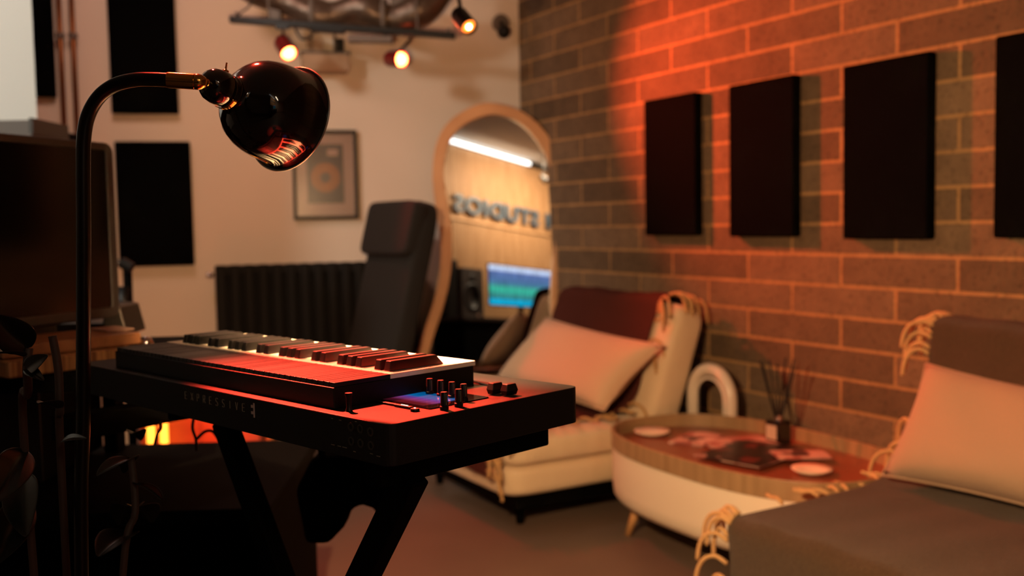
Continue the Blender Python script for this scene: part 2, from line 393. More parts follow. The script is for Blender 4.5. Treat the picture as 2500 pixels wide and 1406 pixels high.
MB().lathe([(0.045, 0), (0.045, 0.03), (0.035, 0.04)], (0, 0.05, 0), (0, 0, 1), 24).build('mount', 'grey_paint', t, smooth=True, angle=40)
MB().tube([(0, 0.05, 0.03), (0, 0.02, 0.06), (0, 0, 0.075)], 0.014, 10).build('arm', 'blk', t, smooth=True)
MB().lathe([(0.001, 0.035), (0.02, 0.03), (0.033, 0.01), (0.035, -0.01), (0.03, -0.025), (0.001, -0.03)], (0, -0.01, 0.085), (0, 0, 1), 24).build('camera_head', 'blk', t, smooth=True)

s0, z0 = sw(738, 172, 0.12); s1, z1 = sw(853, 132, 0.12)
t = thing('wall_unit', 'beige box unit high on the cream wall under the lighting rail', 'wall unit', frame(Wc(s0, 0.001, z0), D2, (0, 0, 1), -Q2))
MB().prism(rrect(0, s1 - s0, 0, z1 - z0, 0.015), 0, 0.12).build('casing', 'beige_box', t, bevel=0.004)
MB().box(((s1 - s0) / 2, (z1 - z0) + 0.005, 0.06), (s1 - s0 + 0.01, 0.01, 0.13)).build('lid', 'grey_paint', t)
for fx in (0.22, 0.72): MB().box(((s1 - s0) * fx, (z1 - z0) + 0.06, 0.05), (0.012, 0.1, 0.03)).build('hanger', 'grey_paint', t)
MB().box(((s1 - s0) * 0.3, (z1 - z0) + 0.05, 0.04), (0.08, 0.06, 0.05)).build('junction_box', 'beige_box', t, bevel=0.003)
MB().box(((s1 - s0) * 0.82, (z1 - z0) + 0.05, 0.04), (0.045, 0.075, 0.05)).build('switch_box', 'blk', t, bevel=0.003)

# ------------------------------------------------------------------ framed disc
sBL, zBL = sw(718, 537, 0.03); sTR, zTR = sw(866, 317, 0.03)
fw, fh = sTR - sBL + 0.01, zTR - zBL
t = thing('framed_record', 'black framed gold disc with pale mount on the cream wall, behind the lamp shade', 'picture', frame(Wc(sBL, 0.002, zBL), D2, (0, 0, 1), -Q2))
MB().ring([(0, 0), (fw, 0), (fw, fh), (0, fh)], [(0.018, 0.018), (fw - 0.018, 0.018), (fw - 0.018, fh - 0.018), (0.018, fh - 0.018)], 0, 0.028).build('frame', 'blk', t, bevel=0.002)
MB().box((fw / 2, fh / 2, 0.006), (fw - 0.03, fh - 0.03, 0.006)).build('mount', 'mat_board', t)
MB().box((fw / 2, fh / 2 + 0.005, 0.0105), (fw * 0.56, fh * 0.66, 0.003)).build('backing', 'art_dark', t)
dc = MB().lathe([(0.012, 0), (0.012, 0.002), (0.075, 0.002), (0.075, 0)], (fw / 2, fh * 0.47, 0.0125), (0, 0, 1), 48, close=True).build('disc', 'gold', t)
MB().lathe([(0.0, 0.0), (0.027, 0.0), (0.027, 0.0015), (0.0, 0.0015)], (fw / 2, fh * 0.47, 0.0145), (0, 0, 1), 32).build('disc_label', 'art_dark', t)
MB().box((fw * 0.62, fh * 0.75, 0.0125), (0.055, 0.035, 0.001)).build('caption_plate', 'mat_board', t)
MB().box((fw / 2, fh / 2, 0.021), (fw - 0.036, fh - 0.036, 0.002)).build('glass_pane', 'pane', t)

# ------------------------------------------------------------------ radiator
sa, zt_ = sw(520, 648, 0.12); sb, _ = sw(905, 630, 0.12)
t = thing('radiator', 'dark column radiator along the cream wall behind the high-backed chair', 'radiator', frame(Wc(sa, 0.13, 0), D2, Q2, (0, 0, 1)))
nsec = 15; pitch = (sb - sa + 0.25) / nsec
for i in range(nsec):
    x = pitch * (i + 0.5)
    MB().prism(rrect(x - pitch * 0.40, x + pitch * 0.40, 0, 0.045, 0.018, 4), 0.16, zt_).build('radiator_column', 'radiator', t, bevel=0.010, bseg=3)
    if i < nsec - 1: MB().prism(rrect(x + pitch * 0.12, x + pitch * 0.88, 0.058, 0.10, 0.018, 4), 0.16, zt_ - 0.004).build('rear_column', 'radiator', t, bevel=0.010, bseg=3)
for _z in (zt_ - 0.03, 0.2): MB().bar((0.01, 0.052, _z), (pitch * nsec - 0.01, 0.052, _z), 0.085, 0.05).build('header', 'radiator', t, bevel=0.01)
MB().lathe([(0.013, 0), (0.013, 0.03), (0.009, 0.035), (0.001, 0.036)], (0.0, 0.05, zt_ - 0.05), (-1, 0, 0), 16).build('bleed_valve', 'chrome', t, smooth=True)
for x in (pitch, pitch * (nsec - 1)): MB().box((x, 0.05, 0.08), (0.04, 0.06, 0.16)).build('foot', 'radiator', t)

# ------------------------------------------------------------------ overhead services: rail, spotlights, ducts
ra, rb = at(562, 48, 4.75), at(1112, 88, 4.8)
t = thing('lighting_rail', 'long dark lighting rail hanging below the ducts', 'lighting rail', (ra + rb) / 2)
MB().bar(ra, rb, 0.045, 0.03).build('rail', 'blk', t, world=True, bevel=0.003)
for f in (0.17, 0.83):
    q = ra.lerp(rb, f); MB().tube([q, q + V((0, 0, CEIL - q.z))], 0.005, 8).build('suspension_rod', 'grey_paint', t, world=True)
for f in (0.03, 0.97): q = ra.lerp(rb, f); MB().tube([q + V((0, 0, 0.01)), q + V((0, 0, 0.035))], 0.009, 8).build('end_peg', 'grey_paint', t, world=True)
def spotlight(label, head, aim, mount, lens, shell, r=0.03, L=0.11, energy=20, col=(1, 0.1, 0.03), spot=60, narrow=None, lr=0.6, soft=0.02, blend=0.4, core=None):
    head = V(head); aim = V(aim); d = (aim - head).normalized()
    t = thing('spotlight', label, 'spotlight', mount)
    MB().lathe([(r * 0.7, -L), (r * 0.9, -L * 0.97), (r, -L * 0.85), (r, 0.004), (r * 0.92, 0.004), (r * 0.9, -0.012), (r * 0.001, -0.0125)], head, d, 28).build('lamp_barrel', shell, t, smooth=True, angle=35, world=True)
    MB().lathe([(0.0, r * 0.55), (r * 0.4, r * 0.48), (r * 0.68, r * 0.25), (r * 0.8, -0.002), (r * 0.8, -0.01)] if core is None else [(0.0, -0.004), (r * 0.5, -0.001), (r * 0.82, -0.006), (r * 0.82, -0.01)], head, d, 28).build('lens', lens, t, smooth=True, world=True)
    if core: MB().lathe([(0.0, 0.003), (r * 0.3, 0.001), (r * 0.3, -0.002)], head, d, 20).build('bulb', core, t, smooth=True, world=True)
    mid = head - d * (L * 0.6)
    MB().tube([V(mount), V(mount) - V((0, 0, 0.02)), mid.lerp(V(mount), 0.3) - V((0, 0, 0.004)), mid], 0.006, 8).build('yoke', 'blk', t, world=True)
    MB().box(V(mount), (0.06, 0.03, 0.02)).build('track_adapter', 'blk', t, world=True)
    light('spotlight_beam', 'SPOT', head + d * (0.012 if core else r * 0.55 + soft + 0.004), energy, col, soft, aim=head + d, spot=spot, blend=blend)
    if narrow: light('spotlight_core_beam', 'SPOT', head + d * 0.012, narrow[1], narrow[3], 0.02, aim=narrow[0], spot=narrow[2], blend=1.0)
    return t
RED = (1.0, 0.045, 0.022)
fr_syn0 = Mx(((-0.72019, 0.69378, 0, -0.134), (0.69378, 0.72019, 0, 1.044), (0, 0, 1, 0.91), (0, 0, 0, 1)))
h1 = at(705, 130, 4.7); spotlight('red glowing spotlight on the left of the rail, above the lamp shade', h1, R(1.85, 2.65, 0.1), at(690, 66, 4.75), 'bulb_red', 'red_shell', energy=80, spot=56, col=(1, 0.055, 0.028), blend=0.8, r=0.039, L=0.095)
h2 = at(980, 145, 4.8); spotlight('red glowing spotlight on the right of the rail, nearer the mirror', h2, R(2.75, 1.9, 1.5), at(1002, 84, 4.85), 'bulb_red', 'red_shell', energy=480, spot=82, blend=1.0, col=(1, 0.10, 0.03), r=0.039, L=0.095)
h3 = at(1145, 66, 3.0); spotlight('black spotlight with an orange lens tipped down beside the rail end', h3, h3 + V((0.28, -0.45, -0.42)), at(1115, -45, 3.05), 'bulb_orange', 'blk', energy=7, spot=90, r=0.026, L=0.085, col=(1, 0.3, 0.08), core='bulb_core')

h4 = V((-0.80, 2.2, 2.40)); spotlight('red spotlight on a ceiling track above the frame, aimed at the synthesizer', h4, fr_syn0 @ V((0.12, 0.03, 0)), h4 + V((0, 0.04, 0.12)), 'bulb_red', 'blk', energy=4300, spot=18, blend=1.0, col=RED, soft=0.03)
MB().box((-0.6, 2.24, 2.54), (1.2, 0.035, 0.03)).bar((-1.1, 2.24, 2.54), (-1.1, 2.24, CEIL), 0.01, 0.01).bar((-0.1, 2.24, 2.54), (-0.1, 2.24, CEIL), 0.01, 0.01).build('ceiling_track', 'blk')
tag(bpy.data.objects['ceiling_track'], 'short black ceiling track above the synthesizer', 'lighting track')
q0 = at(655, -30, 4.88); q1 = at(1075, -12, 4.88)
t = thing('ventilation_duct', 'crumpled silver duct hanging at the top above the rail', 'duct', (q0 + q1) / 2)
pts = smoothline([at(600, -40, 4.88), at(700, 5, 4.88), at(790, 40, 4.88), at(880, 20, 4.88), at(960, 45, 4.88), at(1050, 10, 4.88), at(1100, -60, 4.9)], 8)
MB().tube(pts, [0.072 + 0.010 * math.sin(i * 0.55) for i in range(len(pts))], 20).build('duct_hose', 'foil', t, smooth=True, world=True)
for k in (14, 30): MB().tube([pts[k] - V((0.012, 0, 0)), pts[k] + V((0.012, 0, 0))], 0.088, 24).build('clamp', 'grey_paint', t, smooth=True, world=True)
def hung_box(px0, px1, py0, py1, Y, m, name, label, cat, d=0.12):
    a, b = at(px0, py1, Y), at(px1, py0, Y); t = thing(name, label, cat, (a + b) / 2)
    MB().box((a + b) / 2 + V((0, d / 2, 0)), (abs(b.x - a.x), d, abs(b.z - a.z))).build('casing', m, t, bevel=0.006, world=True)
    MB().tube([(a + b) / 2 + V((0, d / 2, 0)), V((((a + b) / 2).x, ((a + b) / 2).y + d / 2, CEIL))], 0.007, 8).build('hanger', 'grey_paint', t, world=True)
    return t
hung_box(655, 682, -60, 60, 4.85, 'grey_paint', 'cable_trunking', 'upright brown grey trunking crossing the left half of the rail', 'trunking', 0.04)
hung_box(838, 900, -40, 60, 4.9, 'grey_paint', 'metal_bracket', 'grey metal bracket box between the two red spotlights', 'bracket')
hung_box(955, 1000, -30, 78, 4.86, 'grey_paint', 'ballast_box', 'grey ballast box above the right red spotlight', 'box')
a = at(850, 96, 4.8); b = at(960, 98, 4.8)
t = thing('cable_tray', 'low dark tray hanging just under the middle of the rail', 'cable tray', (a + b) / 2)
MB().bar(a, b, 0.06, 0.03).build('tray', 'grey_paint', t, bevel=0.004, world=True)
a2_, b2_ = at(760, 68, 4.78), at(842, 74, 4.78)
MB().bar(a2_, b2_, 0.05, 0.035).build('tray', 'blk', t, bevel=0.004, world=True)
pc = at(965, -38, 3.0)
t = thing('pendant_lamp', 'black pendant shade with a red underside at the very top', 'pendant lamp', pc)
MB().lathe([(0.165, 0.0), (0.17, 0.012), (0.12, 0.06), (0.03, 0.11), (0.02, 0.115), (0.115, 0.056), (0.16, 0.004)], pc - V((0, 0, -0.005)), (0.05, 0, 1), 40).build('shade', 'blk', t, smooth=True, world=True)
MB().lathe([(0.0, 0.0), (0.1, 0.0), (0.1, 0.012), (0.0, 0.02)], pc - V((0, 0, 0.008)), (0.05, 0, 1), 40).build('diffuser', 'red_shell', t, smooth=True, world=True)
MB().tube([pc + V((0, 0, 0.11)), V((pc.x, pc.y, CEIL))], 0.004, 8).build('cord', 'blk', t, world=True)
light('pendant_glow', 'POINT', pc - V((0, 0, 0.09)), 0.6, (1, 0.1, 0.05), 0.03)
for pxs, lab in (([(640, -60), (612, 10), (590, 30), (580, 44)], 'thin cable drooping to the left end of the rail'), ([(720, 70), (735, 95), (760, 90), (770, 60)], 'short looped cable under the rail right of the left red spotlight')):
    pts = smoothline([at(x, y, 4.78) for x, y in pxs], 6); o = MB().tube(pts, 0.004, 8).build('hanging_cable', 'blk', smooth=True)
    tag(o, lab, 'cable')

# ------------------------------------------------------------------ mirror
MA, ML = 0.09, 0.0697
MO = V((0.05, 5.15, 0.92))
mn = V((math.sin(MA) * math.cos(ML), -math.cos(MA) * math.cos(ML), math.sin(ML)))
mx_ = V((math.cos(MA), math.sin(MA), 0)); my_ = mn.cross(mx_)
fr_m = frame(MO, mx_, my_, mn)
def mp(px, py):
    d = ray(px, py); P = C0 + d * (mn.dot(MO - C0) / mn.dot(d)); q = fr_m.inverted() @ P; return (q.x, q.y)
lower = -(MO.z - 0.02) / my_.z
in_px = [(1205, 281), (1160, 292), (1118, 318), (1092, 362), (1083, 420), (1090, 480), (1102, 550), (1104, 610), (1098, 680), (1082, 750), (1062, 810), (1044, 880), (1040, 960), (1060, 1050),
         (1120, 1110), (1220, 1120), (1300, 1080), (1348, 1000), (1362, 920), (1352, 840), (1344, 760), (1345, 690), (1352, 600), (1358, 520), (1352, 450), (1334, 385), (1300, 330), (1255, 293)]
out_px = [(1195, 253), (1140, 268), (1090, 305), (1064, 356), (1056, 420), (1060, 480), (1070, 545), (1076, 610), (1072, 680), (1056, 745), (1036, 805), (1016, 880), (1012, 965), (1035, 1065),
          (1105, 1135), (1225, 1146), (1318, 1100), (1370, 1010), (1385, 920), (1372, 840), (1359, 760), (1360, 690), (1370, 600), (1379, 520), (1376, 445), (1358, 372), (1320, 312), (1266, 270)]
inn = closed_smooth([mp(*q) for q in in_px], 4); out = closed_smooth([mp(*q) for q in out_px], 4)
t = thing('wall_mirror', 'large wavy mirror with a thick wooden frame leaning by the corner', 'mirror', fr_m)
MB().prism(inn, -0.012, -0.002).build('mirror_glass', 'mirror', t)
MB().ring(out, inn, -0.03, 0.03).build('frame', 'beech', t, bevel=0.004)
MB().prism(out, -0.036, -0.031).build('back_board', 'blk', t)

# ------------------------------------------------------------------ high-backed chair
def rbox(m_, w, d, h, r=0.03, off=(0, 0, 0), puff=0.0, nu=10, nv=10):
    pass
def cushion(name, m, parent, sx, sy, sz, mtx, puff=0.25, e=0.35, sub=1, seed=1, crease=0.0):
    """soft block: superellipsoid-like box, sx*sy footprint, sz thick, in local frame mtx"""
    rnd = random.Random(seed); ph = [rnd.uniform(0, 6.28) for _ in range(6)]
    mb = MB(); n = 22
    def sgnp(a, p): return math.copysign(abs(a) ** p, a)
    vs = []; fs = []
    for i in range(n + 1):
        la = -PI / 2 + PI * i / n
        for j in range(2 * n):
            lo = 2 * PI * j / (2 * n)
            cx = sgnp(math.cos(la), e) * sgnp(math.cos(lo), e); cy = sgnp(math.cos(la), e) * sgnp(math.sin(lo), e); cz = sgnp(math.sin(la), puff + 0.3)
            wob = 1 + crease * (math.sin(7 * cx + ph[0]) * math.sin(5 * cy + ph[1]) + 0.5 * math.sin(13 * cx + 9 * cy + ph[2]))
            p = V((cx * sx / 2, cy * sy / 2, cz * sz / 2 * wob)); vs.append(mtx @ p)
    for i in range(n):
        for j in range(2 * n):
            j2 = (j + 1) % (2 * n); fs.append([i * 2 * n + j, i * 2 * n + j2, (i + 1) * 2 * n + j2, (i + 1) * 2 * n + j])
    mb.add(vs, fs); return mb.build(name, m, parent, smooth=True)
cTop = at(998, 495, 4.72)
wd = V((0.57, -0.82, 0)).normalized(); fd = V((-0.82, -0.57, 0)).normalized()
up = (V((0, 0, 1)) - fd * 0.26); up.normalize(); nf = wd.cross(up).normalized()
if nf.dot(fd) < 0: nf = -nf
t = thing('lounge_chair', 'high-backed dark olive chair with a head cushion in front of the mirror', 'chair', frame(V((cTop.x, cTop.y, 0)) - V((0, 0, 0)), wd, fd, (0, 0, 1)))
def lc(name, m, x0, x1, dn, dz0, dz1, th, e=0.22, puff=0.0, seed=1, off=0):
    c = cTop + wd * ((x0 + x1) / 2) - up * ((dz0 + dz1) / 2) + nf * dn
    mt = frame(c, wd, up, nf); ob = cushion(name, m, t, x1 - x0, dz1 - dz0, th, INV[t.name] @ mt, puff, e, seed=seed); return ob
lc('backrest', 'olive', -0.235, 0.235, 0.0, 0.0, 0.98, 0.11)
lc('headrest', 'olive', -0.232, 0.232, 0.055, 0.012, 0.27, 0.09)
sc = V((cTop.x, cTop.y, 0)) - up * 0 + fd * (0.30 + 0.13) + V((0, 0, 0.36))
cushion('seat', 'olive', t, 0.44, 0.56, 0.12, INV[t.name] @ frame(sc, wd, fd, wd.cross(fd) * (1 if wd.cross(fd).z > 0 else -1)), 0, 0.25)
b0 = V((cTop.x, cTop.y, 0))
for sgn in (-1, 1):
    MB().tube(smoothline([b0 + wd * (0.17 * sgn) - fd * 0.10 + V((0, 0, 0.0)), b0 + wd * (0.17 * sgn) + fd * 0.18 + V((0, 0, 0.30)), b0 + wd * (0.17 * sgn) + fd * 0.60 + V((0, 0, 0.27)), b0 + wd * (0.17 * sgn) + fd * 0.66 + V((0, 0, 0.0))], 6), 0.018, 10).build('leg_frame', 'ply', t, smooth=True, world=True)
MB().bar(b0 - wd * 0.2 + fd * 0.45 + V((0, 0, 0.28)), b0 + wd * 0.2 + fd * 0.45 + V((0, 0, 0.28)), 0.03, 0.03).build('cross_rail', 'ply', t, world=True)

# ------------------------------------------------------------------ sofa chairs with throws
def fr_room(n, t, z=0): return frame(R(n, t, z), N2, T2, (0, 0, 1))
def sofa(label, tn, tf, n0):
    w = tf - tn
    t = thing('sofa_chair', label, 'chair', fr_room(n0, tn), 'low cream sofa chairs by the block wall')
    I = Mx.Identity(4)
    MB().box((0.36, w / 2, 0.09), (0.60, w - 0.1, 0.06)).build('base_frame', 'blk_matte', t, bevel=0.004)
    for x in (0.1, 0.62):
        for y in (0.09, w - 0.09): MB().lathe([(0.014, 0), (0.022, 0.07)], (x, y, 0), (0, 0, 1), 14).build('leg', 'blk_matte', t)
    cushion('lower_cushion', 'cream', t, 0.72, w, 0.125, Mx.Translation((0.36, w / 2, 0.175)), 0.12, 0.2, seed=3, crease=0.02)
    cushion('seat_cushion', 'cream', t, 0.72, w, 0.115, Mx.Translation((0.37, w / 2, 0.285)), 0.12, 0.2, seed=4, crease=0.03)
    a = math.radians(20); ax = V((math.sin(a), 0, math.cos(a))); nx = V((-math.cos(a), 0, math.sin(a)))
    cushion('back_cushion', 'cream', t, 0.52, w, 0.17, frame((0.79, w / 2, 0.53), ax, (0, 1, 0), nx), 0.1, 0.2, seed=5, crease=0.02)
    MB().bar((0.82, w / 2 - 0.3, 0.1), (0.93, w / 2 - 0.3, 0.62), 0.03, 0.02).bar((0.82, w / 2 + 0.3, 0.1), (0.93, w / 2 + 0.3, 0.62), 0.03, 0.02).bar((0.6, w / 2 - 0.3, 0.1), (0.84, w / 2 - 0.3, 0.1), 0.03, 0.03).bar((0.6, w / 2 + 0.3, 0.1), (0.84, w / 2 + 0.3, 0.1), 0.03, 0.03).build('back_support', 'blk_matte', t)
    return t
def throw(label, m, fm, n0, ya, yb, over=0.17, fr_edge=None, seed=1, y_ref=0.0, corner=True, drop=0.16):
    """blanket running front hang -> seat -> up the back -> over the top; ya..yb across the seat"""
    t = thing('throw_blanket', label, 'throw', fr_room(n0, y_ref))
    a = math.radians(20); ax = V((math.sin(a), 0, math.cos(a))); nx = V((-math.cos(a), 0, math.sin(a)))
    bc = V((0.79, 0, 0.53))
    prof = [(-0.03, 0.35 - drop), (-0.028, 0.28), (-0.012, 0.345), (0.05, 0.362), (0.3, 0.362), (0.52, 0.362)]
    for q in (0.06 - 0.26 + 0.05, 0.05, 0.18, 0.255): p = bc + ax * q + nx * 0.10; prof.append((p.x, p.z))
    p = bc + ax * 0.30; prof.append((p.x - 0.02, p.z)); p = bc + ax * 0.27 - nx * 0.105; prof.append((p.x, p.z)); p = bc + ax * (0.26 - over) - nx * 0.108; prof.append((p.x, p.z))
    line = smoothline([(x, 0, z) for x, z in prof], 6); L = len(line) - 1
    rnd = random.Random(seed); ph = [rnd.uniform(0, 6.28) for _ in range(4)]
    def fn(u, v):
        p = line[min(int(u * L + 0.5), L)]; y = ya + (yb - ya) * v
        e = 0.012 * math.sin(u * 23 + ph[0]) * (1 if abs(v - 0.5) > 0.45 else 0.3)
        h = 0.004 * math.sin(u * 17 + v * 9 + ph[1]) + 0.003 * math.sin(v * 31 + ph[2] + u * 5)
        return V((p.x, y + e, p.z + h))
    MB().grid(fn, L, 26).build('blanket', m, t, smooth=True, solid=0.008, sub=1)
    fb = MB(); sgn = 1 if fr_edge == yb else -1
    if fr_edge is not None:
        for i in range(0, L + 1):
            for k in range(1):
                if rnd.random() < (0.38 if line[i].x < 0.6 or line[i].z > 0.7 else 0.75): continue
                p = line[i] + V((0, fr_edge, 0)); x, z = p.x, p.z; Ls = rnd.uniform(0.06, 0.1); dx = rnd.uniform(-0.03, 0.03)
                q = [p, p + V((dx * 0.3, sgn * Ls * 0.4, 0.012)), p + V((dx * 0.7, sgn * Ls * 0.75, -0.0)), p + V((dx, sgn * Ls * 0.95, -0.03)), p + V((dx * 1.2, sgn * Ls, -0.07))]
                if 0.02 < x < 0.6 and z < 0.4: q = [p, p + V((dx * 0.4, sgn * 0.025, 0.008)), p + V((dx, sgn * 0.05, 0.002)), p + V((dx * 1.6, sgn * 0.075, 0.004))]
                fb.tube(smoothline(q, 3), [0.0045] * 4 * (len(q) - 1) if False else 0.0058, 6)
        fb.build('fringe', fm, t, smooth=True)['kind'] = 'stuff'
    return t
sofa('low cream sofa chair with a brown throw coloured as red-lit, left of the coffee table', 3.08, 3.95, 1.73)
throw('brown throw coloured as red-lit, over the back and seat of the left sofa chair', 'throw_red_lit', 'fringe', 1.73, 0.10, 0.85, fr_edge=0.10, seed=2, y_ref=3.08)
sofa('low cream sofa chair in the bottom right corner under a brown throw', 1.05, 1.93, 1.745)
throw('dark brown wool throw with cream fringe covering the near right chair', 'throw', 'fringe', 1.745, 0.02, 0.86, fr_edge=0.86, seed=5, y_ref=1.05, drop=0.2)
def pillow(label, cs, th, bulge=1.0, seed=1, m='pillow'):
    """corners TL, TR, BR, BL in world space"""
    TL, TR, BR, BL = [V(c) for c in cs]; c = (TL + TR + BR + BL) / 4; t = thing('throw_pillow', label, 'pillow', c)
    n = ((TR - TL).cross(BL - TL)).normalized()
    if n.dot(c - C0) > 0: n = -n
    rnd = random.Random(seed); ph = [rnd.uniform(0, 6) for _ in range(4)]; N = 24
    for sd in (1, -1):
        pass
    def base(u, v):
        a, b = 2 * u - 1, 2 * v - 1
        pin = 0.07
        p = (TL * (1 - u) + TR * u) * (1 - v) + (BL * (1 - u) + BR * u) * v
        p = p + (c - p) * (pin * ((1 - a * a) * b * b + (1 - b * b) * a * a) * 1.0)
        hgt = ((1 - a ** 4) * (1 - b ** 4)) ** 0.55
        wr = 1 + 0.05 * math.sin(6 * u + 4 * v + ph[0]) + 0.03 * math.sin(15 * u - 8 * v + ph[1])
        return p, hgt * wr
    mb = MB()
    mb.grid(lambda u, v: base(u, v)[0] + n * base(u, v)[1] * th / 2, N, N)
    mb.grid(lambda u, v: base(u, v)[0] - n * base(u, v)[1] * th / 2, N, N)
    o = mb.build('cover', m, t, smooth=True, world=True)
    bm = bmesh.new(); bm.from_mesh(o.data); bmesh.ops.remove_doubles(bm, verts=bm.verts, dist=0.0008); bmesh.ops.recalc_face_normals(bm, faces=bm.faces); bm.to_mesh(o.data); bm.free()
    pts = [base(u, 0)[0] for u in [i / 12 for i in range(13)]] + [base(1, v)[0] for v in [i / 12 for i in range(1, 13)]] + [base(1 - u, 1)[0] for u in [i / 12 for i in range(1, 13)]] + [base(0, 1 - v)[0] for v in [i / 12 for i in range(1, 13)]]
    MB().tube(pts, 0.004, 6).build('piping', m, t, smooth=True, world=True)
    return t
pillow('beige pillow leaning on the red-tinted brown throw of the left chair', [R(2.36, 3.82, 0.69), R(2.42, 3.05, 0.635), R(2.17, 3.10, 0.40), R(2.17, 3.98, 0.40)], 0.16, seed=2)
pillow('beige linen pillow on the brown throw at the right edge', [R(2.44, 1.875, 0.695), R(2.44, 1.30, 0.66), R(2.28, 1.26, 0.40), R(2.25, 1.87, 0.40)], 0.15, seed=4, m='pillow2')

# ------------------------------------------------------------------ coffee table
tcn, tct, ta, tb = 2.31, 2.475, 0.325, 0.555
def oval(a, b, n=64, p=2.6):
    o = []
    for i in range(n):
        th = 2 * PI * i / n; c, s = math.cos(th), math.sin(th)
        o.append((math.copysign(abs(c) ** (2 / p), c) * a, math.copysign(abs(s) ** (2 / p), s) * b))
    return o
t = thing('coffee_table', 'white oval coffee table with an oak tray rim and wooden legs', 'coffee table', fr_room(tcn, tct))
mb = MB(); rings = [(0.90, 0.115), (0.955, 0.122), (0.985, 0.145), (0.992, 0.18), (0.992, 0.312)]
k = 64; vs = []; fs = []
for s_, z in rings:
    for x, y in oval(ta - (1 - s_) * 0.5, tb - (1 - s_) * 0.5): vs.append((x, y, z))
for i in range(len(rings) - 1):
    for j in range(k): fs.append([i * k + j, i * k + (j + 1) % k, (i + 1) * k + (j + 1) % k, (i + 1) * k + j])
fs += [list(range(k))[::-1], [(len(rings) - 1) * k + j for j in range(k)]]
mb.add(vs, fs).build('table_body', 'white_lac', t, smooth=True, angle=50)
MB().ring(oval(ta, tb), oval(ta - 0.012, tb - 0.012), 0.312, 0.372).build('tray_rim', 'oak', t, bevel=0.002)
MB().prism(oval(ta - 0.011, tb - 0.011), 0.3125, 0.325).build('tray_base', 'tray', t)
for x, y in ((-0.20, 0.33), (0.20, 0.33), (-0.20, -0.33), (0.20, -0.33)):
    dx, dy = (0.05 if x > 0 else -0.05), (0.03 if y > 0 else -0.03)
    MB().tube([(x + dx * 0.6, y + dy, 0.0), (x, y, 0.125)], [0.011, 0.018], 14).build('leg', 'leg_wood', t, smooth=True)
def plate(label, px, py, r, tilt=0.0):
    c = onz(px, py, 0.34); t = thing('side_plate', label, 'plate', V((c.x, c.y, 0.326)), 'cream plates')
    MB().lathe([(0.001, 0.0), (r * 0.55, 0.0), (r * 0.7, 0.003), (r, 0.014), (r, 0.017), (r * 0.68, 0.007), (0.001, 0.004)], (0, 0, 0), (0, 0, 1), 40).build('dish', 'plate', t, smooth=True)
    MB().lathe([(r * 0.5, -0.0005), (r * 0.52, 0.002), (r * 0.46, 0.002)], (0, 0, 0), (0, 0, 1), 32).build('foot_ring', 'plate', t)
plate('cream plate at the left end of the coffee table tray', 1592, 1052, 0.066)
plate('cream plate at the near right end of the coffee table tray', 1982, 1144, 0.062)
def magazine(label, n, tt_, ang, w, h, m, z, th=0.004):
    fr = frame(R(n, tt_, z), N2 * math.cos(ang) + T2 * math.sin(ang), T2 * math.cos(ang) - N2 * math.sin(ang), (0, 0, 1))
    t = thing('magazine', label, 'magazine', fr)
    def sheet(zo):
        return lambda u, v: V(((u - 0.5) * w, (v - 0.5) * h, zo + 0.005 * math.sin(PI * v) * abs(math.sin(u * 4 + n * 7))))
    MB().grid(sheet(th), 8, 8).build('cover', m, t, smooth=True)
    MB().box((0, 0, th / 2), (w * 0.99, h * 0.99, th * 0.8)).build('pages', 'paper', t)
    return t
magazine('pale magazine at the left of the table tray', 2.34, 2.77, 0.5, 0.2, 0.13, 'paper', 0.3255)
magazine('open pinkish magazine under the dark one', 2.40, 2.60, -0.3, 0.24, 0.22, 'paper', 0.3305)
magazine('dark covered magazine in the middle of the coffee table', 2.32, 2.46, 0.25, 0.31, 0.25, 'paper_dark', 0.336)
magazine('pink and grey magazine right of the dark one', 2.42, 2.34, -0.5, 0.17, 0.12, 'paper', 0.3415)
dn = onz(1900, 1070, 0.345); t = thing('reed_diffuser', 'dark square bottle with black reeds on the coffee table', 'reed diffuser', frame((dn.x, dn.y, 0.326), N2, T2, (0, 0, 1)))
MB().prism(rrect(-0.033, 0.033, -0.033, 0.033, 0.008), 0, 0.085).build('bottle', 'amber', t, bevel=0.005)
MB().lathe([(0.016, 0.08), (0.016, 0.1), (0.012, 0.104), (0.0, 0.104)], (0, 0, 0), (0, 0, 1), 20).build('collar', 'chrome', t, smooth=True, angle=40)
MB().box((-0.0335, 0.0, 0.045), (0.001, 0.05, 0.05)).build('label', 'label', t)
MB().box((0.0, 0.0335, 0.045), (0.05, 0.001, 0.05)).build('label', 'label', t)
for k in range(7):
    a = 2 * PI * k / 7 + 0.3; r = 0.055 + 0.02 * (k % 2)
    MB().tube([(0.006 * math.cos(a + PI), 0.006 * math.sin(a + PI), 0.03), (r * math.cos(a), r * math.sin(a), 0.30 - 0.01 * (k % 3))], 0.0034, 6).build('reed', 'reed', t)

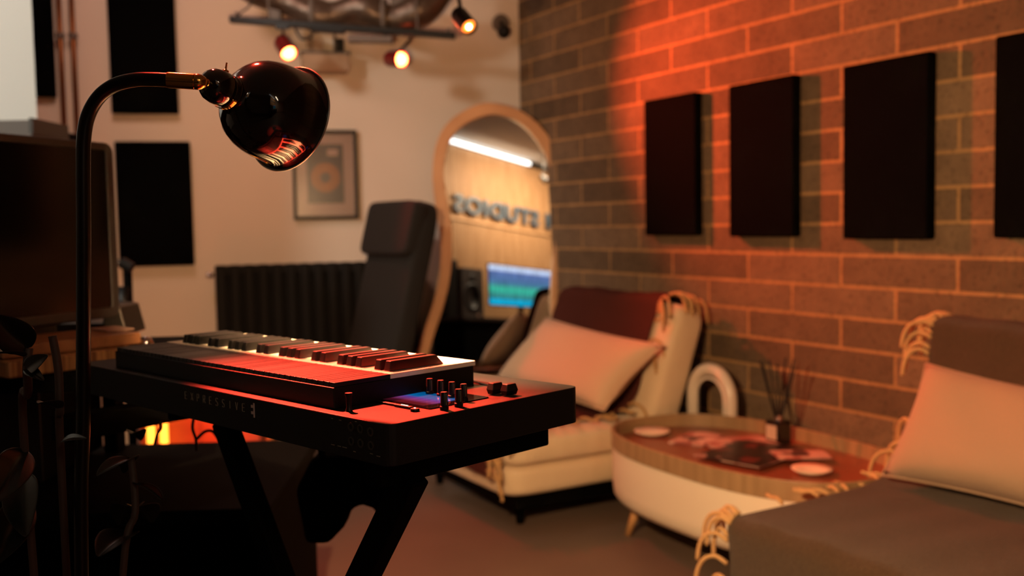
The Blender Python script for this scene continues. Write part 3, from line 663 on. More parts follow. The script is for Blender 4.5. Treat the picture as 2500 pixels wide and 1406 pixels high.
# ------------------------------------------------------------------ loop fan behind the table
fc = R(2.60, 2.98, 0); fxx = (T2 * -1).normalized()
t = thing('loop_fan', 'white arched loop fan standing behind the coffee table', 'fan', frame(fc, fxx, N2, (0, 0, 1)))
def arch(w, zt, r, y0, n=28):
    pts = [(-w, y0, 0.16), (-w, y0, zt - w)]
    for k in range(1, n): a = PI - PI * k / n; pts.append((w * math.cos(a), y0, zt - w + w * math.sin(a) * 1.0))
    pts += [(w, y0, zt - w), (w, y0, 0.16)]; return pts
MB().tube(arch(0.112, 0.535, 0.02, 0), 0.024, 14).build('outer_loop', 'fan_white', t, smooth=True)
MB().tube(arch(0.090, 0.51, 0.01, 0.005), 0.009, 10).build('inner_lip', 'fan_grey', t, smooth=True)
MB().tube(arch(0.081, 0.50, 0.01, -0.008), 0.006, 10).build('inner_lip', 'fan_white', t, smooth=True)
MB().lathe([(0.1, 0), (0.105, 0.01), (0.095, 0.16), (0.09, 0.175), (0.0, 0.18)], (0, 0, 0), (0, 0, 1), 32).build('base', 'fan_white', t, smooth=True, angle=40)

# ------------------------------------------------------------------ synthesizer
ZT = 0.91
SA = V((-0.134, 1.044, 0)); E2 = V((0.69378, 0.72019, 0)); E1 = V((-0.72019, 0.69378, 0))
fr_s = frame(SA + V((0, 0, ZT)), E1, E2, (0, 0, 1))
syn = thing('synthesizer', 'black keyboard synthesizer with white and black keys on the stand', 'synthesizer', fr_s)
def sl(px, py, z): P = onz(px, py, ZT + z); q = P - SA; return q.dot(E1), q.dot(E2)
LEN, DEP, THK = 0.79, 0.316, 0.047
body = rrect(0, LEN, 0, DEP, 0.014, 6)
MB().prism(body, -THK, -0.0008).build('body', 'blk_satin', syn, bevel=0.0012)
X0, X1, Y0, Y1 = 0.122, 0.69, 0.019, 0.244
MB().box(((X0 + X1) / 2, (Y0 + Y1) / 2, 0.0115), (X1 - X0, Y1 - Y0, 0.025)).build('keybed', 'blk', syn, bevel=0.001)
kw = (X1 - X0) / 29
kr = MB()
for i in range(49):
    w_ = (X1 - X0) / 49; kr.box((X0 + w_ * (i + 0.5), (Y0 + 0.112) / 2 + 0.001, 0.0268), (w_ - 0.0020, 0.112 - Y0 - 0.003, 0.0055), Mx.Rotation(random.uniform(-0.05, 0.05), 3, 'Y'))
kr.build('key_rear_strips', 'key_black', syn, bevel=0.0005)
pk = MB().box((0, 0, 0), (kw - 0.0009, Y1 - 0.1, 0.0065)); pk0 = pk.build('white_key', 'key_white', syn, bevel=0.0008)
pk0.location = (X0 + kw * 0.5, (Y1 + 0.004 + 0.1) / 2 + 0.002, 0.0268)
for i in range(1, 29):
    c = pk0.copy(); COL.objects.link(c); c.parent = syn; c.location = (X0 + kw * (i + 0.5), pk0.location.y, pk0.location.z)
bw = 0.0125; bk = MB(); ya, yb2 = 0.1135, 0.204; hh = 0.013
bk.add([(-bw / 2, ya, 0), (bw / 2, ya, 0), (bw / 2, yb2, 0), (-bw / 2, yb2, 0), (-bw / 2 * 0.8, ya + 0.003, hh), (bw / 2 * 0.8, ya + 0.003, hh), (bw / 2 * 0.8, yb2 - 0.012, hh), (-bw / 2 * 0.8, yb2 - 0.012, hh)],
       [(0, 3, 2, 1), (4, 5, 6, 7), (0, 1, 5, 4), (1, 2, 6, 5), (2, 3, 7, 6), (3, 0, 4, 7)])
bk0 = bk.build('black_key', 'key_black', syn, bevel=0.0012, bseg=3); first = True
for o_ in range(4):
    for wk in (0, 1, 3, 4, 5):
        c = bk0 if first else bk0.copy()
        if not first: COL.objects.link(c); c.parent = syn
        first = False; c.location = (X0 + kw * (o_ * 7 + wk + 1), 0, 0.03)
# display
def screen_mat():
    m = bpy.data.materials.new('synth_display'); m.use_nodes = True; nt = m.node_tree; b = nt.nodes['Principled BSDF']; L = nt.links
    b.inputs['Base Color'].default_value = (0.004, 0.004, 0.005, 1); b.inputs['Roughness'].default_value = 0.15
    tc = nt.nodes.new('ShaderNodeTexCoord'); sp = nt.nodes.new('ShaderNodeSeparateXYZ'); L.new(tc.outputs['Object'], sp.inputs[0])
    r = nt.nodes.new('ShaderNodeValToRGB'); mr = nt.nodes.new('ShaderNodeMapRange'); mr.inputs[1].default_value = 0.088; mr.inputs[2].default_value = 0.158
    L.new(sp.outputs[1], mr.inputs[0]); L.new(mr.outputs[0], r.inputs[0])
    e = r.color_ramp.elements; e[0].position = 0; e[0].color = (0.012, 0.002, 0.004, 1); e[1].position = 0.95; e[1].color = (0.0, 0.07, 0.2, 1)  # dark red at the near edge is a painted reflection
    for p, c in ((0.2, (0.06, 0.004, 0.012, 1)), (0.34, (0.16, 0.03, 0.13, 1)), (0.48, (0.10, 0.04, 0.26, 1)), (0.62, (0.0, 0.11, 0.33, 1))):
        q = e.new(p); q.color = c
    w = nt.nodes.new('ShaderNodeTexWave'); w.wave_type = 'BANDS'; w.bands_direction = 'X'; w.inputs['Scale'].default_value = 26; w.inputs['Distortion'].default_value = 3
    L.new(tc.outputs['Object'], w.inputs['Vector'])
    r2 = nt.nodes.new('ShaderNodeValToRGB'); r2.color_ramp.elements[0].position = 0.0; r2.color_ramp.elements[0].color = (0.6, 0.7, 0.8, 1); r2.color_ramp.elements[1].position = 1.0; r2.color_ramp.elements[1].color = (1.6, 1.2, 1.2, 1)
    L.new(w.outputs['Fac'], r2.inputs[0])
    mx = nt.nodes.new('ShaderNodeMixRGB'); mx.blend_type = 'MULTIPLY'; mx.inputs[0].default_value = 0.3
    L.new(r.outputs[0], mx.inputs[1]); L.new(r2.outputs[0], mx.inputs[2])
    L.new(mx.outputs[0], b.inputs['Emission Color']); b.inputs['Emission Strength'].default_value = 1.0
    return m
MB().prism(rrect(0.031, 0.132, 0.086, 0.182, 0.002), -0.0006, 0.0006).build('screen_glass', 'screen_blk', syn)
MB().prism([(0.048, 0.091), (0.128, 0.091), (0.128, 0.156), (0.048, 0.156)], 0.0007, 0.0010).build('display', screen_mat(), syn)
for px, py in ((1048.6, 923.8), (1075.5, 928), (1103, 932), (1131.7, 937), (1083.6, 956.7), (1119, 949.5)):
    x, y = sl(px, py, 0.02)
    k0 = MB().lathe([(0.0052, 0), (0.0052, 0.0035), (0.0043, 0.0045), (0.0041, 0.0192), (0.0036, 0.02), (0, 0.02)], (x, y, 0), (0, 0, 1), 24).build('knob', 'blk', syn, smooth=True, angle=40)
    k0['label'] = 'slim black knob'
    MB().box((x - 0.0042, y - 0.0006, 0.012), (0.0006, 0.0008, 0.013)).build('pointer_line', 'silk', k0)
x, y = sl(857, 960, 0.02)
k0 = MB().lathe([(0.0042, 0), (0.003, 0.004), (0.0035, 0.016), (0.0045, 0.018), (0.0042, 0.0205), (0, 0.0205)], (x + 0.002, y - 0.002, 0), (0, 0, 1), 20).build('joystick', 'blk', syn, smooth=True, angle=40)
for px, py in ((1209, 943), (1243, 946)):
    x, y = sl(px, py, 0.009)
    mb = MB(); vs = []
    for (h, a, b_) in ((0.0, 0.009, 0.004), (0.006, 0.010, 0.006), (0.014, 0.0075, 0.0045)):
        for sx_, sy_ in ((-1, -1), (1, -1), (1, 1), (-1, 1)): vs.append((x + sx_ * b_, y + sy_ * a, h))
    mb.add(vs, [(3, 2, 1, 0), (8, 9, 10, 11)] + [[i * 4 + j, i * 4 + (j + 1) % 4, (i + 1) * 4 + (j + 1) % 4, (i + 1) * 4 + j] for i in range(2) for j in range(4)]).build('fader_cap', 'blk', syn, bevel=0.0008)
a = sl(1150, 930, 0); b = sl(1205, 945, 0)
MB().bar((a[0] - .0, a[1], 0.0003), (b[0], b[1], 0.0003), 0.004, 0.0016).build('fader_slot', 'screen_blk', syn)
x, y = sl(985, 992, 0.001); MB().box((x, y, 0.001), (0.03, 0.005, 0.003)).build('button_bar', 'blk', syn, bevel=0.0006)
MB().box((x - 0.002, y, 0.0028), (0.012, 0.0016, 0.0006)).build('button_light', 'led_cyan', syn)
x, y = sl(940, 984, 0.001); MB().box((x, y + .002, 0.0008), (0.034, 0.005, 0.0024)).build('button_bar', 'blk', syn, bevel=0.0006)
x, y = sl(1013, 1000, 0.001); kb = MB().lathe([(0.0055, 0), (0.005, 0.0025), (0, 0.003)], (x, y, 0), (0, 0, 1), 20).build('round_button', 'blk', syn)
MB().lathe([(0.0012, 0.003), (0, 0.0036)], (x, y, 0), (0, 0, 1), 10).build('button_light', 'led_white', kb)
# lettering and sockets on the rear face (reads towards -E1)
def rear(x, z): return V((x, -0.0003, z))
GL = {'E': [[(1, 0), (0, 0), (0, 2), (1, 2)], [(0, 1), (.85, 1)]], 'X': [[(0, 0), (1, 2)], [(0, 2), (1, 0)]], 'P': [[(0, 0), (0, 2), (.9, 2), (.9, 1), (0, 1)]],
      'R': [[(0, 0), (0, 2), (.9, 2), (.9, 1), (0, 1)], [(.35, 1), (1, 0)]], 'S': [[(0, .2), (.2, 0), (.8, 0), (1, .3), (.9, .8), (.1, 1.2), (0, 1.7), (.2, 2), (.8, 2), (1, 1.8)]],
      'I': [[(.5, 0), (.5, 2)]], 'V': [[(0, 2), (.5, 0), (1, 2)]]}
mb = MB(); word = 'EXPRESSIVE'; lh = 0.0098
for i, ch in enumerate(word):
    xc = 0.288 + 0.0163 * (len(word) - 1 - i)
    for st in GL[ch]:
        for k in range(len(st) - 1):
            p0, p1 = st[k], st[k + 1]
            f = lambda q: rear(xc - (q[0] - 0.5) * 0.0052, -0.0202 + q[1] * lh / 2)
            mb.bar(f(p0), f(p1), 0.0005, 0.0006, up=(0, 1, 0))
mb.build('brand_lettering', 'silk', syn)
mb = MB(); mb.box((0.2635, -0.0002, -0.016), (0.0026, 0.0005, 0.018)); mb.box((0.2672, -0.0002, -0.0115), (0.0055, 0.0005, 0.0034)); mb.box((0.2672, -0.0002, -0.0195), (0.0055, 0.0005, 0.0034)); mb.build('logo', 'silk2', syn)
for x, z in ((0.065, -0.011), (0.048, -0.011), (0.065, -0.027), (0.048, -0.027), (0.03, -0.012), (0.03, -0.027)):
    j = MB().lathe([(0.0032, -0.001), (0.0050, -0.001), (0.0050, 0.0012), (0.0032, 0.0012)], (x, 0, z), (0, -1, 0), 20, close=True).build('jack_socket', 'alu_dark', syn)
mb = MB()
for x, z, w in ((0.078, -0.036, 0.008), (0.088, -0.036, 0.006), (0.1, -0.036, 0.006), (0.06, -0.038, 0.004), (0.03, -0.036, 0.005), (0.018, -0.037, 0.006), (0.1, -0.006, 0.003), (0.085, -0.006, 0.004), (0.056, -0.004, 0.003)): mb.box((x, -0.0002, z), (w, 0.0004, 0.0008))
mb.build('socket_captions', 'silk', syn)
for x in (0.06, 0.72):
    for y in (0.04, 0.28): MB().lathe([(0.012, 0), (0.011, -0.004)], (x, y, -THK), (0, 0, 1), 16).build('rubber_foot', 'blk', syn)

# ------------------------------------------------------------------ keyboard stand
zs = ZT - THK - 0.004
fr_st = frame(SA, E1, E2, (0, 0, 1))
t = thing('keyboard_stand', 'black folding cross-legged stand carrying the synthesizer', 'stand', fr_st)
for (xa, xb, yo) in ((0.035, 0.60, 0.062), (0.50, -0.06, 0.092)):
    for _k in (0,):
        MB().bar((xa, yo, zs - 0.02), (xb, yo, 0.02), 0.026, 0.034).build('leg', 'blk_matte', t, bevel=0.003)
MB().bar((0.055, 0.02, zs - 0.015), (0.055, 0.30, zs - 0.015), 0.03, 0.03).build('support_arm', 'blk_matte', t, bevel=0.003)
MB().bar((0.52, 0.02, zs - 0.006), (0.52, 0.30, zs - 0.006), 0.022, 0.014).build('support_arm', 'blk_matte', t, bevel=0.003)
MB().bar((0.60, -0.05, 0.015), (0.60, 0.32, 0.015), 0.03, 0.03).build('floor_bar', 'blk_matte', t, bevel=0.003)
MB().bar((-0.06, -0.05, 0.015), (-0.06, 0.32, 0.015), 0.03, 0.03).build('floor_bar', 'blk_matte', t, bevel=0.003)
MB().lathe([(0.02, -0.005), (0.02, 0.06)], (0.27, 0.05, 0.50), (0, 1, 0), 24).build('pivot', 'blk', t)

# ------------------------------------------------------------------ floor lamp
Yp = 1.17
pth = [at(196, 2150, 1.17), at(199, 1400, 1.17), at(203, 1000, 1.17), at(204, 600, 1.17), at(203, 420, 1.17), at(205, 335, 1.17), at(216, 280, 1.17), at(243, 235, 1.17), at(282, 207, 1.17), at(330, 195, 1.17), at(375, 194, 1.17), at(420, 196, 1.17)]
base = V((pth[0].x, pth[0].y, 0)); pth[0] = V((base.x, base.y, 0.02)); pth[1] = V(pth[1]);
t = thing('floor_lamp', 'black arched floor lamp with brass joint and glossy dome shade', 'floor lamp', base)
MB().tube(smoothline(pth, 8), 0.0082, 20).build('pole', 'pole', t, smooth=True, world=True)
MB().lathe([(0.0, 0), (0.13, 0), (0.13, 0.012), (0.12, 0.018), (0.015, 0.022), (0.0, 0.022)], (0, 0, 0), (0, 0, 1), 40).build('base', 'pole', t, smooth=True, angle=40)
ja, jb = at(412, 195.5, 1.17), at(484, 200, 1.175)
jd = (jb - ja).normalized(); JL = (jb - ja).length
MB().lathe([(0.0, -0.002), (0.0088, -0.002), (0.0092, 0.0), (0.0092, JL * 0.86), (0.0086, JL * 0.87), (0.0092, JL * 0.9), (0.0094, JL), (0.0086, JL + 0.004), (0.006, JL + 0.0085), (0.003, JL + 0.011), (0.0, JL + 0.0112)], ja, jd, 28).build('brass_sleeve', 'brass', t, smooth=True, angle=50, world=True)
# shade: axis points away from the camera, right and down
th_ = math.radians(33)
axd = (cX * (0.945 * math.sin(th_)) - cU * (0.325 * math.sin(th_)) + cF * math.cos(th_)).normalized()
rimc = C0 + ray(703, 290) * 1.30
k_ = 1.275 / 1.25
prof0 = [(0.0620, 0.0), (0.0590, -0.006), (0.0570, -0.014), (0.0562, -0.024), (0.0568, -0.040), (0.0562, -0.055), (0.0535, -0.070), (0.0480, -0.084), (0.0400, -0.095), (0.0310, -0.103), (0.0235, -0.108), (0.0200, -0.111), (0.0185, -0.116), (0.0180, -0.122)]
prof = [(0.0620, 0.0), (0.0600, -0.005), (0.0586, -0.012), (0.0578, -0.024), (0.0572, -0.038), (0.0558, -0.052), (0.0530, -0.066), (0.0482, -0.080), (0.0405, -0.092), (0.0310, -0.101), (0.0235, -0.107), (0.0200, -0.111), (0.0185, -0.116), (0.0180, -0.122)]
prof = [(r * 1.10, h * 0.84) for r, h in prof]
inner = [(max(r - 0.0016, 0.001), h + (0.0 if i == 0 else 0.0006)) for i, (r, h) in enumerate(prof)]
sh = MB().lathe(prof, rimc, axd, 96); sh.f = [f for f in sh.f if len(f) == 4]
sh = sh.build('lamp_shade', 'blk_gloss', t, smooth=True, world=True)
si = MB().lathe(inner, rimc, axd, 96); si.f = [f for f in si.f if len(f) == 4]
si.build('shade_lining', 'rim', sh, smooth=True, matx=None).parent = t
bpy.data.objects['shade_lining'].data.transform(INV[t.name])
MB().lathe([(0.0620 * 1.10, 0.0), (0.0640 * 1.10, -0.0008), (0.0646 * 1.10, 0.0008), (0.0636 * 1.10, 0.0024), (0.0612 * 1.10, 0.0018)], rimc, axd, 96, close=True).build('shade_rim', 'alu', t, smooth=True, world=True)
so = rimc - axd * 0.0945
MB().lathe([(0.0195, 0.0), (0.0205, -0.004), (0.0205, -0.010), (0.0188, -0.012), (0.0200, -0.013), (0.0212, -0.019), (0.0212, -0.027), (0.0195, -0.036), (0.0150, -0.043), (0.008, -0.047), (0.0, -0.048)], so, axd, 48).build('socket_cap', 'blk_gloss', t, smooth=True, world=True)
# brass strap with a screw round the neck, underneath
dn_ = (V((0, 0, -1)) - axd * V((0, 0, -1)).dot(axd)).normalized(); sd_ = axd.cross(dn_)
mb = MB()
def strap(u, v):
    a = (u - 0.62) * 1.5; return so - axd * (0.006 + 0.010 * v - 0.0005) + (dn_ * math.cos(a) + sd_ * math.sin(a)) * 0.0225
MB().grid(strap, 14, 3).build('brass_strap', 'brass', t, smooth=True, solid=0.0008, world=True)
sp_ = so - axd * 0.011 + (dn_ * math.cos(-.35) + sd_ * math.sin(-.35)) * 0.0225
MB().lathe([(0.0, 0.0022), (0.0022, 0.0018), (0.0028, 0.0)], sp_, (sp_ - (so - axd * 0.011)).normalized(), 16).build('strap_screw', 'brass', t, smooth=True, world=True)
# knuckle from sleeve to socket and switch on top
e0 = ja + jd * (JL + 0.008); e1_ = so - axd * 0.036 + (e0 - (so - axd * 0.036)) * 0.25
MB().tube([e0, e0.lerp(e1_, 0.4), e1_, so - axd * 0.036], [0.0034, 0.0045, 0.0034, 0.004], 12).build('brass_knuckle', 'brass', t, smooth=True, world=True)
upv = cU; stp = at(549, 186, 1.2)
stp = so - axd * 0.018 + (-dn_) * 0.0205
MB().lathe([(0.0042, -0.002), (0.0042, 0.003), (0.002, 0.004), (0.0013, 0.005), (0.0011, 0.013), (0.0, 0.0135)], stp, -dn_, 14).build('toggle_switch', 'brass', t, smooth=True, world=True)
bl = rimc - axd * 0.075
MB().lathe([(0.0, 0.024), (0.012, 0.02), (0.0185, 0.006), (0.018, -0.006), (0.012, -0.02), (0.011, -0.04)], bl, axd, 24).build('light_bulb', 'bulb_warm', t, smooth=True, world=True)
light('floor_lamp_bulb_light', 'POINT', rimc - axd * 0.039, 172, (1.0, 0.58, 0.28), 0.008)

# ------------------------------------------------------------------ desk at the left, monitor, boards
dax = V((0.358, 0.934, 0)).normalized(); day = V((-0.934, 0.358, 0)).normalized()   # along the monitor face, into the desk
dref = V((-0.55, 1.62, 0))
fr_d = frame(V((-0.93, 1.85, 0)), V((1, 0.05, 0)).normalized(), V((-0.05, 1, 0)).normalized(), (0, 0, 1))
t = thing('equipment_desk', 'dark wooden equipment desk at the left behind the synthesizer', 'desk', fr_d)
MB().box((-0.35, 0.25, 0.845), (1.15, 0.6, 0.035)).build('desk_top', 'blk_matte', t, bevel=0.003)
MB().box((-0.23, 0.25, 0.585), (1.40, 0.6, 0.03)).build('shelf', 'blk_matte', t, bevel=0.003)
MB().bar(at(150, 1048, 1.72) , at(520, 978, 2.1), 0.05, 0.045).build('cable_tray', 'blk_matte', t, bevel=0.003, world=True)
MB().box((-0.90, 0.25, 0.42), (0.03, 0.56, 0.82)).build('side_panel', 'blk_matte', t)
MB().box((0.0, 0.5, 0.715), (0.03, 0.06, 0.23)).build('side_panel', 'blk_matte', t)
MB().box((0.45, 0.25, 0.285), (0.03, 0.56, 0.57)).build('side_panel', 'blk_matte', t)
MB().box((-0.23, 0.3, 0.29), (1.34, 0.02, 0.55)).build('back_panel', 'blk_matte', t)
mr = at(280, 560, 2.15); mr.z = 0
fr_mon = frame(mr + V((0, 0, 0)), -dax, day, (0, 0, 1))      # local x runs towards the camera-left end
zmt, zmb = at(280, 350, 2.15).z, at(275, 772, 2.15).z
t = thing('rack_unit', 'black rack unit on the desk shelf under the monitor', 'rack unit', fr_d)
MB().box((-0.45, 0.30, 0.712), (0.86, 0.36, 0.20)).build('casing', 'blk_matte', t, bevel=0.004)
MB().box((-0.45, 0.117, 0.712), (0.88, 0.006, 0.18)).build('front_plate', 'blk', t, bevel=0.001)
t = thing('desktop_monitor', 'large black monitor with a rounded silver frame, seen from the side', 'monitor', fr_mon)
Wm = 0.62
outl = [(x, z) for x, z in rrect(0, Wm, zmb, zmt, 0.022, 6)]
innl = [(x, z) for x, z in rrect(0.022, Wm - 0.022, zmb + 0.022, zmt - 0.016, 0.006, 6)]
frx = frame((0, 0, 0), (1, 0, 0), (0, 0, 1), (0, -1, 0))
MB().ring(outl, innl, -0.03, 0.006, frx).build('silver_frame', 'alu_frame', t, smooth=False, bevel=0.004, bseg=3)
MB().prism(innl, -0.03, 0.003, frx).build('screen', 'screen_blk', t)
MB().box((Wm / 2, 0.02, zmb - 0.03), (0.3, 0.02, 0.08)).box((Wm / 2, 0.10, 0.870), (0.36, 0.12, 0.012)).build('stand', 'alu_dark', t, bevel=0.004)
a_, b_ = at(112, 822, 2.0), at(310, 815, 2.0)
pz = [at(250, 745, 2.3), at(292, 748, 2.3), at(312, 818, 2.3), at(110, 825, 2.3), at(110, 790, 2.3), at(250, 788, 2.3)]
t = thing('angled_speaker_base', 'grey wedge shaped stand under the monitor corner', 'stand', V((pz[3].x, 2.3, 0.87)))
n_ = len(pz); MB().add([p for p in pz] + [p + V((0, 0.12, 0)) for p in pz], [list(range(n_)), list(range(n_, 2 * n_))[::-1]] + [[i, (i + 1) % n_, n_ + (i + 1) % n_, n_ + i] for i in range(n_)]).build('wedge', 'alu_dark', t, world=True, bevel=0.004)
def board(name, label, cat, pxa, pya, pxb, pyb, Y0, Y1, h, m, d=0.16, z=None):
    a, b = at(pxa, pya, Y0), at(pxb, pyb, Y1)
    if z is not None: a.z = b.z = z
    b.z = a.z = (a.z + b.z) / 2
    t = thing(name, label, cat, V(((a.x + b.x) / 2, (a.y + b.y) / 2, a.z)))
    dd = (b - a).normalized(); pr = V((-dd.y, dd.x, 0)); mb = MB()
    vs = [a, b, b + pr * d, a + pr * d]; vs = vs + [v + V((0, 0, h)) for v in vs]
    mb.add(vs, [(3, 2, 1, 0), (4, 5, 6, 7), (0, 1, 5, 4), (1, 2, 6, 5), (2, 3, 7, 6), (3, 0, 4, 7)]).build('board', m, t, world=True, bevel=0.004)
    return t
board('wooden_block', 'thick grained wooden block on the desk, lower of the two', 'wooden block', 20, 885, 333, 868, 1.72, 1.92, 0.030, 'grain', z=0.866)
board('wooden_board', 'smooth oak board lying on the grained block', 'wooden board', 5, 858, 346, 838, 1.74, 1.95, 0.023, 'oak2', z=0.8975)
o = board('paper_notebook', 'pale notebook lying on the oak board', 'notebook', 262, 826, 330, 821, 1.95, 1.99, 0.003, 'mat_board', 0.09, z=0.9215)
g = at(356, 838, 1.97); t = thing('glass_ornament', 'small clear glass ornament at the end of the oak board', 'ornament', g)
MB().lathe([(0.0, -0.014), (0.012, -0.012), (0.016, 0.0), (0.01, 0.012), (0.0, 0.014)], g, (0, 0, 1), 16).build('glass_ball', 'chrome', t, smooth=True, world=True)
MB().lathe([(0.0, 0), (0.012, 0), (0.012, 0.004), (0.0, 0.004)], g - V((0, 0, 0.016)), (0, 0, 1), 16).build('foot', 'red_shell', t, world=True)
g = at(325, 868, 1.9); o = MB().lathe([(0.0, 0.004), (0.003, 0.002), (0.003, -0.002), (0, -0.002)], g, (0, -1, 0), 12).build('power_light', 'led_orange'); tag(o, 'tiny round orange indicator light at the end of the wooden block', 'indicator light')
# storage box and speaker corner beyond the monitor
a, b = at(-40, 318, 3.2), at(78, 292, 3.2)
t = thing('storage_box', 'open brown box on top of the shelf behind the monitor', 'box', (a + b) / 2)
MB().box((a + b) / 2 + V((0, 0.12, -0.06)), (b.x - a.x, 0.24, b.z - a.z + 0.12)).build('box_side', 'grey_paint', t, world=True, bevel=0.004)
MB().box(b + V((-0.0, 0.12, -0.02)), (0.012, 0.26, 0.05)).build('box_edge', 'alu_dark', t, world=True)
MB().box(V(((a.x + b.x) / 2, a.y + 0.12, (a.z - 0.12) / 2)), (b.x - a.x, 0.22, a.z - 0.125)).build('plinth', 'blk_matte', t, world=True)
g = at(120, 322, 3.5); t = thing('loudspeaker', 'top corner of a black loudspeaker between the monitor and the copper pipes', 'loudspeaker', V((g.x + 0.025, g.y, 0)))
MB().box((0, 0.1, g.z - 0.18), (0.07, 0.2, 0.36)).build('cabinet', 'blk_matte', t, bevel=0.01)
MB().tube([(0, 0.1, 0.0), (0, 0.1, g.z - 0.36)], 0.02, 12).build('stand_pole', 'blk_matte', t)
MB().lathe([(0.13, 0), (0.13, 0.015), (0.02, 0.02)], (0, 0.1, 0), (0, 0, 1), 24).build('stand_base', 'blk_matte', t)
MB().lathe([(0.0, 0), (0.03, 0.003), (0.03, 0.0)], (0, -0.0005, g.z - 0.22), (0, -1, 0), 20).build('woofer', 'blk', t)
# microphone stand seen between monitor and panel
q = [at(309, 800, 3.2), at(311, 655, 3.2)]
t = thing('microphone_stand', 'dark boom stand between the monitor and the lower black panel', 'microphone stand', V((q[0].x, q[0].y, 0)))
MB().tube([(q[0].x, q[0].y, 0.02), q[1]], 0.014, 12).build('column', 'blk_matte', t, smooth=True, world=True)
MB().tube([at(318, 668, 3.2), at(262, 612, 3.2)], 0.006, 8).build('boom_arm', 'grey_paint', t, world=True)
MB().tube([at(296, 640, 3.18), at(322, 655, 3.18)], 0.018, 12).build('clamp', 'blk', t, world=True)
MB().tube([at(303, 700, 3.19), at(300, 790, 3.19)], 0.02, 12).build('microphone', 'blk', t, smooth=True, world=True)
MB().lathe([(0.14, 0), (0.14, 0.012), (0.02, 0.02)], (0, 0, 0), (0, 0, 1), 24).build('round_base', 'blk_matte', t)

# ------------------------------------------------------------------ orange tubes near the cream wall and red glow
for px, lab in ((398, 'right one of two glowing orange light tubes seen under the synthesizer'), (366, 'left one of two glowing orange light tubes seen under the synthesizer')):
    g = at(px, 1000, 4.45 if px > 380 else 4.4)
    t = thing('light_tube', lab, 'light tube', V((g.x, g.y, 0)), 'orange light tubes')
    MB().tube([(0, 0, 0.03), (0, 0, 0.5)], 0.017, 14).build('tube', 'tube_orange', t, smooth=True)
    MB().lathe([(0.05, 0), (0.05, 0.02), (0.02, 0.035)], (0, 0, 0), (0, 0, 1), 20).build('foot', 'blk_matte', t)
g = at(400, 1000, 4.4); light('light_tube_glow', 'POINT', (g.x + 0.20, g.y - 0.04, 0.22), 4, (1, 0.10, 0.03), 0.05)

a_, b_ = at(338, 1040, 4.56), at(640, 1040, 4.56)
t = thing('low_cabinet', 'low reddish wooden cabinet behind the orange light tubes', 'cabinet', V(((a_.x + b_.x) / 2, 4.72, 0)))
MB().box((0, 0, 0.24), (b_.x - a_.x, 0.3, 0.44)).build('carcass', 'red_wood', t, bevel=0.004)
MB().box((0, -0.004, 0.47), (b_.x - a_.x + 0.02, 0.32, 0.02)).build('cabinet_top', 'red_wood', t, bevel=0.003)
for fx in (-1, 1): MB().box((fx * (b_.x - a_.x) * 0.245, -0.156, 0.24), ((b_.x - a_.x) * 0.47, 0.014, 0.40)).build('door', 'red_wood', t, bevel=0.003)
for fx in (-1, 1):
    for fy in (-0.12, 0.12): MB().box((fx * (b_.x - a_.x) * 0.45, fy, 0.01), (0.03, 0.03, 0.02)).build('foot', 'blk_matte', t)
# ------------------------------------------------------------------ cloth bag hanging behind the stand
bp = [(760, 1120), (945, 1100), (948, 1180), (948, 1245), (940, 1268), (924, 1262), (908, 1244), (885, 1236), (862, 1240), (848, 1262), (838, 1290), (800, 1330), (745, 1330), (720, 1200)]
bw_ = [at(x, y, 1.75) for x, y in bp]
t = thing('cloth_bag', 'black cloth bag with a curved lower edge hanging from the stand', 'bag', bw_[0])
n_ = len(bw_); MB().add(bw_ + [p + V((0, 0.07, 0)) for p in bw_], [list(range(n_)), list(range(n_, 2 * n_))[::-1]] + [[i, (i + 1) % n_, n_ + (i + 1) % n_, n_ + i] for i in range(n_)]).build('bag_body', 'foam', t, world=True, bevel=0.01)
MB().tube(smoothline([at(790, 1125, 1.76), at(800, 1060, 1.6), SA + E1 * 0.30 + E2 * 0.28 + V((0, 0, zs)), at(840, 1060, 1.6), at(900, 1110, 1.76)], 8), 0.006, 8).build('strap', 'foam', t, world=True)
# power cables under the synth
for pts, lab in (([(482, 990), (474, 1018), (470, 1045), (478, 1072), (480, 1100)], 'thin black cable hanging straight down in the lit gap'), ([(480, 1072), (492, 1060), (505, 1052), (520, 1054), (535, 1075)], 'black cable looping sideways in the lit gap'),
                 ([(392, 1030), (393, 1045), (384, 1060), (378, 1085)], 'black cable in front of the orange light tubes')):
    o = MB().tube(smoothline([at(x, y, 1.72) for x, y in pts], 6), 0.0028, 8).build('power_cable', 'blk', smooth=True); tag(o, lab, 'cable')

# ------------------------------------------------------------------ rubber plant
pr = V((-0.62, 1.28, 0)); t = thing('rubber_plant', 'dark glossy rubber plant in the lower left corner', 'plant', pr)
MB().lathe([(0.10, 0), (0.13, 0.22), (0.14, 0.24), (0.125, 0.24), (0.12, 0.2)], (0, 0, 0), (0, 0, 1), 32).build('pot', 'pot', t, smooth=True, angle=40)
MB().lathe([(0.0, 0.21), (0.12, 0.2)], (0, 0, 0), (0, 0, 1), 24).build('soil', 'soil', t)
def leaf(basep, tip, w, nrm, curl=0.15):
    basep, tip = V(basep), V(tip); d = tip - basep; L = d.length; dn = d.normalized(); nrm = V(nrm); nrm = (nrm - dn * nrm.dot(dn)).normalized(); sd = dn.cross(nrm)
    def fn(u, v):
        wv = w * (math.sin(PI * min(1, u * 0.96 + 0.02)) ** 0.7) * (1.0 - 0.25 * u); s_ = (v - 0.5) * 2
        return basep + d * u + sd * (s_ * wv / 2) + nrm * (abs(s_) * wv * 0.22 - curl * L * u * u)
    o = MB().grid(fn, 12, 6).build('leaf', 'leaf', t, smooth=True, solid=0.0008, world=True, sub=1)
    return o
